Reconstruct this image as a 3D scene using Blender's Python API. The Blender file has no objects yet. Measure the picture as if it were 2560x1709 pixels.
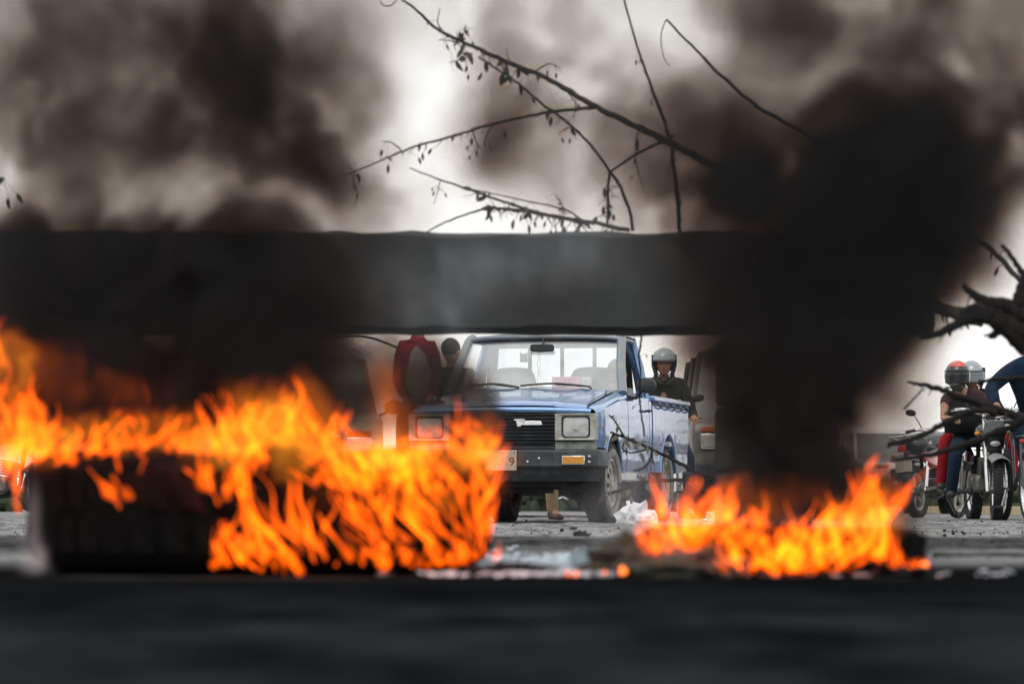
import bpy, bmesh, math, random
import numpy as np
from mathutils import Vector, Matrix, Euler
sc = bpy.context.scene
COL = sc.collection
R = math.radians
rng = random.Random(7)

# ---------------------------------------------------------------- camera, sky, sun, exposure
CAM_H = 0.15
FPX = 9180.0                      # focal length in pixels of the 2560 px photograph
HOR = 1262.0                      # horizon row
cam_d = bpy.data.cameras.new('camera')
cam = bpy.data.objects.new('camera', cam_d); COL.objects.link(cam)
cam_d.sensor_width = 36.0
cam_d.lens = FPX / 2560 * 36.0
cam_d.shift_y = (HOR - 854.5) / 2560
cam.location = (0, 0, CAM_H)
cam.rotation_euler = (R(90), 0, 0)
cam_d.clip_start = 0.1; cam_d.clip_end = 5000
cam_d.dof.use_dof = True
cam_d.dof.focus_distance = 31.0
cam_d.dof.aperture_fstop = 5.2
sc.camera = cam

SUN_EL, SUN_ROT = R(58), R(200)
world = bpy.data.worlds.new('World'); sc.world = world; world.use_nodes = True
wt = world.node_tree; wt.nodes.clear()
def wn(t, **k):
    n = wt.nodes.new(t)
    for a, b in k.items(): setattr(n, a, b)
    return n
sky = wn('ShaderNodeTexSky', sky_type='NISHITA', sun_disc=False, sun_elevation=SUN_EL, sun_rotation=SUN_ROT, dust_density=4.0)
tc = wn('ShaderNodeTexCoord')
nz = wn('ShaderNodeTexNoise'); nz.inputs['Scale'].default_value = 3.0; nz.inputs['Detail'].default_value = 5
cr = wn('ShaderNodeValToRGB')
cr.color_ramp.elements[0].position = 0.25; cr.color_ramp.elements[0].color = (7.2, 7.2, 7.1, 1)
cr.color_ramp.elements[1].position = 0.75; cr.color_ramp.elements[1].color = (10.1, 10.0, 9.8, 1)
mx = wn('ShaderNodeMix', data_type='RGBA'); mx.inputs[0].default_value = 0.88    # overcast: a thick cloud layer over the blue
bg = wn('ShaderNodeBackground'); bg.inputs['Strength'].default_value = 0.14
wo = wn('ShaderNodeOutputWorld')
wt.links.new(tc.outputs['Generated'], nz.inputs['Vector']); wt.links.new(nz.outputs['Fac'], cr.inputs['Fac'])
wt.links.new(sky.outputs['Color'], mx.inputs[6]); wt.links.new(cr.outputs['Color'], mx.inputs[7])
wt.links.new(mx.outputs[2], bg.inputs['Color']); wt.links.new(bg.outputs[0], wo.inputs['Surface'])

sun_d = bpy.data.lights.new('sun', 'SUN'); sun_d.energy = 0.8; sun_d.angle = R(25); sun_d.color = (1, 0.96, 0.9)
sun = bpy.data.objects.new('sun', sun_d); COL.objects.link(sun)
_d = Vector((math.sin(SUN_ROT) * math.cos(SUN_EL), math.cos(SUN_ROT) * math.cos(SUN_EL), math.sin(SUN_EL)))
sun.rotation_euler = _d.to_track_quat('Z', 'Y').to_euler()

vs = sc.view_settings
vs.view_transform = 'Standard'; vs.look = 'None'; vs.exposure = 0.0; vs.gamma = 1.0; vs.use_curve_mapping = False
cy = sc.cycles
cy.max_bounces = 6; cy.diffuse_bounces = 2; cy.glossy_bounces = 3; cy.transmission_bounces = 5
cy.volume_bounces = 1; cy.transparent_max_bounces = 48
cy.volume_step_rate = 1.0; cy.volume_max_steps = 256
cy.use_denoising = True
try: cy.denoiser = 'OPENIMAGEDENOISE'
except Exception: pass
cy.use_adaptive_sampling = True; cy.adaptive_threshold = 0.02
cy.sample_clamp_indirect = 4.0
cy.caustics_reflective = False; cy.caustics_refractive = False

def at(px, py, Y):
    """point of the place that lies Y metres ahead where the photograph shows pixel (px, py)"""
    return Vector(((px - 1280) * Y / FPX, Y, CAM_H + (HOR - py) * Y / FPX))

# ---------------------------------------------------------------- materials
def mat(name, col, rough=0.6, metal=0.0, var=0.0, scale=8.0, bump=0.0, bscale=40.0, coat=0.0, dirt=None, dscale=3.0, dlo=0.45, dhi=0.7, stretch=None, spec=0.5):
    m = bpy.data.materials.new(name); m.use_nodes = True
    t = m.node_tree; b = t.nodes['Principled BSDF']
    b.inputs['Roughness'].default_value = rough; b.inputs['Metallic'].default_value = metal
    b.inputs['Coat Weight'].default_value = coat; b.inputs['Specular IOR Level'].default_value = spec
    c = (*col, 1)
    b.inputs['Base Color'].default_value = c
    if var or dirt or bump:
        tc = t.nodes.new('ShaderNodeTexCoord'); src = tc.outputs['Object']
        if stretch:
            mp = t.nodes.new('ShaderNodeMapping'); mp.inputs['Scale'].default_value = stretch
            t.links.new(src, mp.inputs['Vector']); src = mp.outputs[0]
    out = None
    if var:
        n = t.nodes.new('ShaderNodeTexNoise'); n.inputs['Scale'].default_value = scale; n.inputs['Detail'].default_value = 6
        t.links.new(src, n.inputs['Vector'])
        mr = t.nodes.new('ShaderNodeMapRange'); mr.inputs[1].default_value = .25; mr.inputs[2].default_value = .75
        mr.inputs[3].default_value = 1 - var; mr.inputs[4].default_value = 1 + var
        t.links.new(n.outputs['Fac'], mr.inputs[0])
        mm = t.nodes.new('ShaderNodeVectorMath'); mm.operation = 'SCALE'; mm.inputs[0].default_value = col
        t.links.new(mr.outputs[0], mm.inputs['Scale']); out = mm.outputs[0]
    if dirt:
        n = t.nodes.new('ShaderNodeTexNoise'); n.inputs['Scale'].default_value = dscale; n.inputs['Detail'].default_value = 7; n.inputs['Roughness'].default_value = .65
        t.links.new(src, n.inputs['Vector'])
        mr = t.nodes.new('ShaderNodeMapRange'); mr.inputs[1].default_value = dlo; mr.inputs[2].default_value = dhi
        t.links.new(n.outputs['Fac'], mr.inputs[0])
        mi = t.nodes.new('ShaderNodeMix'); mi.data_type = 'RGBA'
        t.links.new(mr.outputs[0], mi.inputs[0])
        if out: t.links.new(out, mi.inputs[6])
        else: mi.inputs[6].default_value = c
        mi.inputs[7].default_value = (*dirt, 1)
        out = mi.outputs[2]
        mr2 = t.nodes.new('ShaderNodeMapRange'); mr2.inputs[3].default_value = rough; mr2.inputs[4].default_value = max(rough, .75)
        t.links.new(mr.outputs[0], mr2.inputs[0]); t.links.new(mr2.outputs[0], b.inputs['Roughness'])
    if out: t.links.new(out, b.inputs['Base Color'])
    if bump:
        n = t.nodes.new('ShaderNodeTexNoise'); n.inputs['Scale'].default_value = bscale; n.inputs['Detail'].default_value = 5
        t.links.new(src, n.inputs['Vector'])
        bp = t.nodes.new('ShaderNodeBump'); bp.inputs['Strength'].default_value = 0.6; bp.inputs['Distance'].default_value = bump
        t.links.new(n.outputs['Fac'], bp.inputs['Height']); t.links.new(bp.outputs[0], b.inputs['Normal'])
    return m

# ---------------------------------------------------------------- object helpers
def tag(o, label=None, cat=None, group=None, kind=None):
    if label: o['label'] = label
    if cat: o['category'] = cat
    if group: o['group'] = group
    if kind: o['kind'] = kind
    return o
def empty(name, loc=(0, 0, 0), rz=0.0, **k):
    o = bpy.data.objects.new(name, None); COL.objects.link(o)
    o.location = loc; o.rotation_euler = (0, 0, rz); o.empty_display_size = .1
    return tag(o, **k)
def link_mesh(name, me, m=None, parent=None, smooth=True, bevel=0, loc=None, rot=None, sub=0):
    o = bpy.data.objects.new(name, me); COL.objects.link(o)
    if m and not me.materials: me.materials.append(m)
    if parent is not None: o.parent = parent
    if loc is not None: o.location = loc
    if rot is not None: o.rotation_euler = rot
    if smooth and len(me.polygons):
        me.polygons.foreach_set('use_smooth', [True] * len(me.polygons))
        if smooth != 'full':
            try: me.set_sharp_from_angle(angle=R(38))
            except Exception: pass
    if bevel:
        b = o.modifiers.new('bevel', 'BEVEL'); b.width = bevel; b.segments = 2; b.limit_method = 'ANGLE'; b.angle_limit = R(35)
    if sub:
        s = o.modifiers.new('sub', 'SUBSURF'); s.levels = sub; s.render_levels = sub
    return o
def obj(name, bm, m=None, parent=None, **k):
    me = bpy.data.meshes.new(name)
    bmesh.ops.recalc_face_normals(bm, faces=bm.faces)
    bm.to_mesh(me); bm.free()
    return link_mesh(name, me, m, parent, **k)
def box(bm, c, s, rot=None, taper=None):
    v = []
    M = rot.to_matrix() if rot is not None else None
    for dx in (-.5, .5):
        for dy in (-.5, .5):
            for dz in (-.5, .5):
                tx = ty = 1
                if taper and dz > 0: tx, ty = taper
                p = Vector((dx * s[0] * tx, dy * s[1] * ty, dz * s[2]))
                if M: p = M @ p
                v.append(bm.verts.new(p + Vector(c)))
    for f in ((0, 1, 3, 2), (4, 6, 7, 5), (0, 4, 5, 1), (2, 3, 7, 6), (0, 2, 6, 4), (1, 5, 7, 3)):
        bm.faces.new([v[i] for i in f])
    return bm
def B(): return bmesh.new()
def tube(bm, pts, rad, n=8, cap=True, squash=None):
    """swept tube; rad a number or a list"""
    pts = [Vector(p) for p in pts]
    if not hasattr(rad, '__len__'): rad = [rad] * len(pts)
    rings = []; up = None
    for i, p in enumerate(pts):
        a = pts[max(i - 1, 0)]; b = pts[min(i + 1, len(pts) - 1)]
        t = (b - a).normalized() if (b - a).length > 1e-9 else Vector((0, 0, 1))
        if up is None:
            up = Vector((0, 0, 1)) if abs(t.z) < .9 else Vector((1, 0, 0))
        x = t.cross(up)
        if x.length < 1e-4: x = t.cross(Vector((0, 1, 0.01)))
        x.normalize(); y = x.cross(t).normalized(); up = y
        q = squash or (1, 1)
        rings.append([bm.verts.new(p + (x * math.cos(2 * math.pi * k / n) * q[0] + y * math.sin(2 * math.pi * k / n) * q[1]) * rad[i]) for k in range(n)])
    for r0, r1 in zip(rings, rings[1:]):
        for k in range(n):
            bm.faces.new((r0[k], r0[(k + 1) % n], r1[(k + 1) % n], r1[k]))
    if cap:
        bm.faces.new(rings[0][::-1]); bm.faces.new(rings[-1])
    return bm
def lathe(bm, prof, n=32, axis='x', c=(0, 0, 0)):
    """prof: (radius, offset along axis); closed when it ends at radius 0 or where it began"""
    rings = []
    for r, o in prof:
        ring = []
        for k in range(n):
            a = 2 * math.pi * k / n
            u, v = r * math.cos(a), r * math.sin(a)
            p = {'x': (o, u, v), 'y': (u, o, v), 'z': (u, v, o)}[axis]
            ring.append(bm.verts.new(Vector(p) + Vector(c)))
        rings.append(ring)
    for a, b in zip(rings, rings[1:]):
        for k in range(n):
            bm.faces.new((a[k], a[(k + 1) % n], b[(k + 1) % n], b[k]))
    return bm
def loft(bm, rings, cap=True):
    rr = [[bm.verts.new(Vector(p)) for p in r] for r in rings]
    n = len(rr[0])
    for a, b in zip(rr, rr[1:]):
        for k in range(n):
            bm.faces.new((a[k], a[(k + 1) % n], b[(k + 1) % n], b[k]))
    if cap:
        bm.faces.new(rr[0][::-1]); bm.faces.new(rr[-1])
    return bm
def sphere(bm, c, s, u=20, v=12, rot=None):
    M = Matrix.Translation(Vector(c))
    if rot is not None: M = M @ rot.to_matrix().to_4x4()
    M = M @ Matrix.Diagonal((s[0], s[1], s[2], 1))
    bmesh.ops.create_uvsphere(bm, u_segments=u, v_segments=v, radius=1, matrix=M)
    return bm
def smoothpath(pts, k=5):
    """Catmull-Rom through pts"""
    P = [Vector(p) for p in pts]; out = []
    for i in range(len(P) - 1):
        p0 = P[max(i - 1, 0)]; p1 = P[i]; p2 = P[i + 1]; p3 = P[min(i + 2, len(P) - 1)]
        for j in range(k):
            t = j / k
            out.append(.5 * ((2 * p1) + (p2 - p0) * t + (2 * p0 - 5 * p1 + 4 * p2 - p3) * t * t + (3 * p1 - p0 - 3 * p2 + p3) * t ** 3))
    out.append(P[-1]); return out
def skin(name, verts, edges, radii, m, parent=None, sub=2, root=0):
    me = bpy.data.meshes.new(name); me.from_pydata([Vector(v) for v in verts], edges, []); me.update()
    o = bpy.data.objects.new(name, me); COL.objects.link(o)
    if parent is not None: o.parent = parent
    o.modifiers.new('skin', 'SKIN')
    for i, r in enumerate(radii):
        sv = me.skin_vertices[0].data[i]
        sv.radius = r if isinstance(r, tuple) else (r, r)
        sv.use_root = (i == root)
    s = o.modifiers.new('sub', 'SUBSURF'); s.levels = sub; s.render_levels = sub
    dg = bpy.context.evaluated_depsgraph_get(); dg.update()
    me2 = bpy.data.meshes.new_from_object(o.evaluated_get(dg))
    o.modifiers.clear(); o.data = me2; bpy.data.meshes.remove(me)
    me2.name = name; me2.materials.clear(); me2.materials.append(m)
    me2.polygons.foreach_set('use_smooth', [True] * len(me2.polygons))
    return o
def tyre_profile(Ro, W, Rb):
    """outer radius, width, bead radius -> closed profile (radius, offset)"""
    h = W / 2
    return [(Rb, -h * .72), (Rb + .02, -h * .86), ((Ro + Rb) / 2, -h), (Ro - .045, -h * .93), (Ro - .012, -h * .78), (Ro, -h * .55), (Ro, 0), (Ro, h * .55),
            (Ro - .012, h * .78), (Ro - .045, h * .93), ((Ro + Rb) / 2, h), (Rb + .02, h * .86), (Rb, h * .72), (Rb - .012, h * .6), (Rb - .004, 0), (Rb - .012, -h * .6), (Rb, -h * .72)]
RUB = mat('charred_rubber', (.005, .0048, .0048), .95, var=.5, scale=20, bump=.004, bscale=60, spec=.06)
ASH = mat('white_ash', (.62, .66, .70), .95, var=.3, scale=25, bump=.003)
CHAR = mat('charcoal', (.014, .013, .013), .9, var=.5, scale=30, bump=.004, spec=.2)
# ---------------------------------------------------------------- road
def road_mat():
    m = bpy.data.materials.new('worn_asphalt'); m.use_nodes = True; t = m.node_tree; b = t.nodes['Principled BSDF']
    N = t.nodes.new; L = t.links.new
    tc = N('ShaderNodeTexCoord')
    def noise(scale, det=6, st=(1, 1, 1), rough=.6):
        mp = N('ShaderNodeMapping'); mp.inputs['Scale'].default_value = st; L(tc.outputs['Object'], mp.inputs['Vector'])
        n = N('ShaderNodeTexNoise'); n.inputs['Scale'].default_value = scale; n.inputs['Detail'].default_value = det; n.inputs['Roughness'].default_value = rough
        L(mp.outputs[0], n.inputs['Vector']); return n.outputs['Fac']
    def rng_(x, a, b_, c=0, d=1):
        r = N('ShaderNodeMapRange'); r.inputs[1].default_value = a; r.inputs[2].default_value = b_; r.inputs[3].default_value = c; r.inputs[4].default_value = d; L(x, r.inputs[0]); return r.outputs[0]
    def mixc(f, a, b_):
        x = N('ShaderNodeMix'); x.data_type = 'RGBA'; L(f, x.inputs[0])
        for i, c in ((6, a), (7, b_)):
            if isinstance(c, tuple): x.inputs[i].default_value = (*c, 1)
            else: L(c, x.inputs[i])
        return x.outputs[2]
    base = mixc(rng_(noise(3.0), .3, .7), (.20, .205, .21), (.34, .34, .335))
    base = mixc(rng_(noise(30, 4), .50, .60, 0, .8), base, (.06, .06, .062))       # crumbs and pits
    base = mixc(rng_(noise(3.4, 8, (.45, 1.3, 1), .72), .49, .57, 0, .9), base, (.05, .05, .052))  # tar and soot stains
    # soot burnt into the road all round the fires
    sp = N('ShaderNodeSeparateXYZ'); L(tc.outputs['Object'], sp.inputs[0])
    n = noise(.9, 6)
    ad = N('ShaderNodeMath'); ad.operation = 'MULTIPLY_ADD'; L(n, ad.inputs[0]); ad.inputs[1].default_value = 5.0; L(sp.outputs['Y'], ad.inputs[2])
    soot1 = rng_(ad.outputs[0], 10.6, 13.0, 1.0, 0.0)
    def math_(op, a, b_=None, c=None):
        x = N('ShaderNodeMath'); x.operation = op
        for i, v in enumerate((a, b_, c)):
            if v is None: continue
            if isinstance(v, (int, float)): x.inputs[i].default_value = v
            else: L(v, x.inputs[i])
        return x.outputs[0]
    bandd = math_('DIVIDE', math_('ABSOLUTE', math_('SUBTRACT', ad.outputs[0], 16.5)), 3.6)      # a second, thinner ring of soot further out
    soot = math_('MAXIMUM', soot1, math_('MULTIPLY', rng_(bandd, .3, 1.0, 1, 0), .72))
    black_ = rng_(math_('SUBTRACT', sp.outputs['Y'], noise(1.5)), 4.3, 5.8, 1, .25)
    sootc = mixc(math_('MULTIPLY', rng_(noise(1.0, 6, (2.4, .9, 1), .7), .40, .62), black_), (.004, .0046, .0054), (.024, .0275, .029))
    base = mixc(soot, base, sootc)
    L(base, b.inputs['Base Color']); L(rng_(soot, 0, 1, .8, 1.0), b.inputs['Roughness']); L(rng_(soot, 0, .6, .12, .0), b.inputs['Specular IOR Level'])
    bp = N('ShaderNodeBump'); bp.inputs['Distance'].default_value = .006; bp.inputs['Strength'].default_value = .8
    L(noise(55, 5), bp.inputs['Height']); L(bp.outputs[0], b.inputs['Normal'])
    return m
ROAD = road_mat()
def _h(x, y):
    s = np.sin
    return (.004 * s(x * 3.1 + y * 1.7) * s(y * .9) + .003 * s(x * 7.3 - y * 3.3) + .006 * s(y * .55 + .4 * s(x * .8)) + .003 * s(y * 2.4 + x * .3)) * np.clip((y - 11) / 6, 0, 1) * np.clip((y - 2) / 5, .0, 1)
ys = np.concatenate([np.linspace(.5, 9, 40), np.linspace(9.1, 50, 520), np.linspace(52, 420, 40)])
xs = np.concatenate([np.linspace(-260, -8, 12), np.linspace(-7.9, 7.9, 150), np.linspace(8, 260, 12)])
GX, GY = np.meshgrid(xs, ys, indexing='xy')
GZ = _h(GX, GY) * (np.abs(GX) < 9)
GZ += np.random.RandomState(3).normal(0, .0045, GZ.shape) * (np.abs(GX) < 7.9) * (GY > 11) * (GY < 50)
nv_, nu_ = GX.shape
me = bpy.data.meshes.new('road')
me.from_pydata(np.stack([GX, GY, GZ], -1).reshape(-1, 3).tolist(), [], [(j * nu_ + i, j * nu_ + i + 1, (j + 1) * nu_ + i + 1, (j + 1) * nu_ + i) for j in range(nv_ - 1) for i in range(nu_ - 1)])
tag(link_mesh('road', me, ROAD, smooth='full'), kind='structure')
# ---------------------------------------------------------------- vehicle materials
PAINT = mat('blue_paint', (.09, .25, .56), .30, .45, var=.12, scale=3, coat=1.0, dirt=(.30, .42, .60), dscale=2.2, dlo=.44, dhi=.9, bump=.007, bscale=4)  # paler blue: fading and dust, plus a whitish reflection put into the colour
pb = PAINT.node_tree.nodes['Principled BSDF']; pb.inputs['Coat Roughness'].default_value = .05; pb.inputs['Coat IOR'].default_value = 1.85
PAINT.node_tree.links.new(pb.inputs['Normal'].links[0].from_socket, pb.inputs['Coat Normal'])
PAINT_OLD = mat('faded_blue_paint', (.20, .24, .28), .45, coat=.4, dirt=(.33, .30, .24), dscale=8, dlo=.52, dhi=.7)
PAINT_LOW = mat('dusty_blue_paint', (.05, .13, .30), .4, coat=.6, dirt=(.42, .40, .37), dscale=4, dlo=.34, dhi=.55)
STEEL_BLK = mat('black_steel', (.022, .028, .034), .42, var=.3, scale=12, dirt=(.09, .10, .11), dscale=6, dlo=.5, dhi=.8)
PLASTIC = mat('black_plastic', (.018, .021, .024), .5, var=.3, scale=20)
RUBBER = mat('tyre_rubber', (.018, .019, .021), .8, var=.3, scale=14, dirt=(.10, .10, .095), dscale=7, dlo=.55, dhi=.85)
SIDEWALL = mat('dusty_sidewall', (.10, .10, .095), .85, var=.3, scale=10, dirt=(.27, .26, .23), dscale=5, dlo=.35, dhi=.6)
RIM = mat('dusty_rim', (.42, .41, .37), .6, var=.2, scale=14, dirt=(.20, .18, .15), dscale=10, dlo=.45, dhi=.7)
CHROME = mat('chrome', (.75, .76, .77), .18, 1.0, dirt=(.25, .25, .23), dscale=20, dlo=.5, dhi=.8)
BEZEL = mat('headlight_surround', (.40, .41, .37), .4, .2, dirt=(.24, .23, .19), dscale=12, dlo=.45, dhi=.7)
AMBER = mat('amber_plastic', (.62, .26, .03), .35, var=.15, scale=30)
FABRIC = mat('seat_fabric', (.12, .13, .14), .9, var=.2, scale=30)
DARKIN = mat('cab_interior', (.03, .033, .036), .8)
WHITE_ = mat('dirty_white_paint', (.62, .62, .60), .35, coat=.4, dirt=(.40, .37, .33), dscale=3, dlo=.45, dhi=.75)
PINK = mat('pink_card', (.62, .17, .30), .6)
TAN = mat('tan_cloth', (.42, .34, .22), .9, var=.2, scale=30)
PLATE = mat('number_plate', (.40, .36, .28), .6, dirt=(.2, .17, .13), dscale=30, dlo=.5, dhi=.8)
INK = mat('black_ink', (.03, .03, .03), .6)
REDP = mat('red_plastic', (.45, .02, .025), .35)
def glass_mat(name, refl, tint, rough=.04):
    m = bpy.data.materials.new(name); m.use_nodes = True; t = m.node_tree; t.nodes.clear()
    o = t.nodes.new('ShaderNodeOutputMaterial'); mi = t.nodes.new('ShaderNodeMixShader'); tr = t.nodes.new('ShaderNodeBsdfTransparent'); gl = t.nodes.new('ShaderNodeBsdfGlossy')
    tr.inputs[0].default_value = (*tint, 1); gl.inputs['Color'].default_value = (.9, .93, .95, 1); gl.inputs['Roughness'].default_value = rough
    n = t.nodes.new('ShaderNodeTexNoise'); n.inputs['Scale'].default_value = 2.5; n.inputs['Detail'].default_value = 6
    tc = t.nodes.new('ShaderNodeTexCoord'); t.links.new(tc.outputs['Object'], n.inputs['Vector'])
    mr = t.nodes.new('ShaderNodeMapRange'); mr.inputs[1].default_value = .3; mr.inputs[2].default_value = .7; mr.inputs[3].default_value = refl * .75; mr.inputs[4].default_value = refl * 1.25
    t.links.new(n.outputs['Fac'], mr.inputs[0]); t.links.new(mr.outputs[0], mi.inputs[0])
    t.links.new(tr.outputs[0], mi.inputs[1]); t.links.new(gl.outputs[0], mi.inputs[2]); t.links.new(mi.outputs[0], o.inputs[0])
    return m
PLOW = mat('grimy_green_panel', (.13, .15, .13), .5, dirt=(.05, .06, .05), dscale=10)
GLASS = glass_mat('windscreen_glass', .40, (.86, .89, .90), .25)
GLASS2 = glass_mat('window_glass', .10, (.9, .93, .93))
DARKGLASS = glass_mat('dark_glass', .30, (.12, .14, .15))
LENS = mat('lamp_lens', (.45, .48, .48), .12, coat=1.0, dirt=(.3, .29, .26), dscale=14, dlo=.5, dhi=.8, bump=.002, bscale=90)
SKIN = mat('skin', (.42, .22, .145), .6, var=.1, scale=20)

def sheet(name, outline, fx, m, parent, thick=.02, cuts_y=(), cuts_z=(), side=1, **k):
    """panel cut from an outline in the (y, z) plane, bowed out to x = fx(y, z), given thickness inwards"""
    bm = B(); vs_ = [bm.verts.new((0, y, z)) for y, z in outline]; bm.faces.new(vs_)
    for y in cuts_y:
        bmesh.ops.bisect_plane(bm, geom=bm.verts[:] + bm.edges[:] + bm.faces[:], plane_co=(0, y, 0), plane_no=(0, 1, 0))
    for z in cuts_z:
        bmesh.ops.bisect_plane(bm, geom=bm.verts[:] + bm.edges[:] + bm.faces[:], plane_co=(0, 0, z), plane_no=(0, 0, 1))
    for v in bm.verts: v.co.x = fx(v.co.y, v.co.z)
    r = bmesh.ops.extrude_face_region(bm, geom=bm.faces[:])
    for v in [g for g in r['geom'] if isinstance(g, bmesh.types.BMVert)]: v.co.x -= thick
    for v in bm.verts: v.co.x *= side
    return obj(name, bm, m, parent, **k)
def arc(cy, cz, r, a0, a1, n=12):
    return [(cy + r * math.cos(R(a0 + (a1 - a0) * i / n)), cz + r * math.sin(R(a0 + (a1 - a0) * i / n))) for i in range(n + 1)]
def grid(bm, f, nu, nv):
    vs_ = [[bm.verts.new(f(i / nu, j / nv)) for j in range(nv + 1)] for i in range(nu + 1)]
    for i in range(nu):
        for j in range(nv): bm.faces.new((vs_[i][j], vs_[i + 1][j], vs_[i + 1][j + 1], vs_[i][j + 1]))
    return bm
def wheel(parent, c, Ro, W, Rb, rim_r=None, name='wheel', steer=0, holes=8, rimmat=None, face=1, tread=36):
    """a road wheel on the x axis: tyre > its blocks, rim with holes, hub; face = side the dish is seen from"""
    w = empty(name, c, steer); w.parent = parent
    ty = obj('tyre', lathe(B(), tyre_profile(Ro, W, Rb), 56, 'x'), RUBBER, w, smooth='full')
    b = lathe(B(), [(Rb + .012, face * W * .455), (Rb + .03, face * W * .5 + face * .002), ((Ro + Rb) / 2, face * W * .5 + face * .004), (Ro - .05, face * W * .475)], 56, 'x')
    obj('sidewall', b, SIDEWALL, w, smooth='full')
    b = B()
    for k in range(tread):
        a = 2 * math.pi * k / tread
        for s in (-1, 0, 1):
            aa = a + s * s * math.pi / tread
            box(b, (s * W * .29, math.cos(aa) * (Ro + .001), math.sin(aa) * (Ro + .001)), (W * .22, 2 * math.pi * Ro / tread * .62, .014), rot=Euler((aa - math.pi / 2, 0, 0)))
    tag(obj('tread', b, RUBBER, w, smooth=False), kind='stuff')
    f = face
    rb = B(); n = holes * 6
    prof = [(Rb + .006, f * W * .42), (Rb - .012, f * W * .44), (Rb - .022, f * W * .36), (Rb - .03, f * W * .18)]
    lathe(rb, prof, n, 'x')
    r1, r2, r3 = Rb - .03, Rb - .075, Rb - .115
    o1, o2, o3 = f * W * .30, f * W * .36, f * W * .40
    rows = []
    for r, o in ((r1, o1), (r2, o2), (r3, o3), (.055, f * W * .36), (.045, f * W * .47), (.0, f * W * .48)):
        rows.append([rb.verts.new((o, max(r, .0005) * math.cos(2 * math.pi * k / n), max(r, .0005) * math.sin(2 * math.pi * k / n))) for k in range(n)])
    for i, (a, b_) in enumerate(zip(rows, rows[1:])):
        for k in range(n):
            if i == 0 or (i == 1 and k % 6 < 3 and False): pass
            if i == 1 and k % 6 in (0, 1, 2): continue
            rb.faces.new((a[k], a[(k + 1) % n], b_[(k + 1) % n], b_[k]))
    obj('rim', rb, rimmat or RIM, w)
    db = lathe(B(), [(Rb - .02, 0), (.02, 0)], 24, 'x'); obj('brake_drum', lathe(B(), [(.0005, f * .01), (.12, f * .01), (.12, -f * .06), (.0005, -f * .06)], 24, 'x'), DARKIN, w); db.free()
    nb = B()
    for k in range(5):
        a = 2 * math.pi * k / 5
        lathe(nb, [(.009, f * W * .37), (.009, f * W * .44), (.0005, f * W * .45)], 6, 'x', (0, math.cos(a) * .075, math.sin(a) * .075))
    tag(obj('wheel_nuts', nb, CHROME, w), kind='stuff')
    return w

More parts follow.
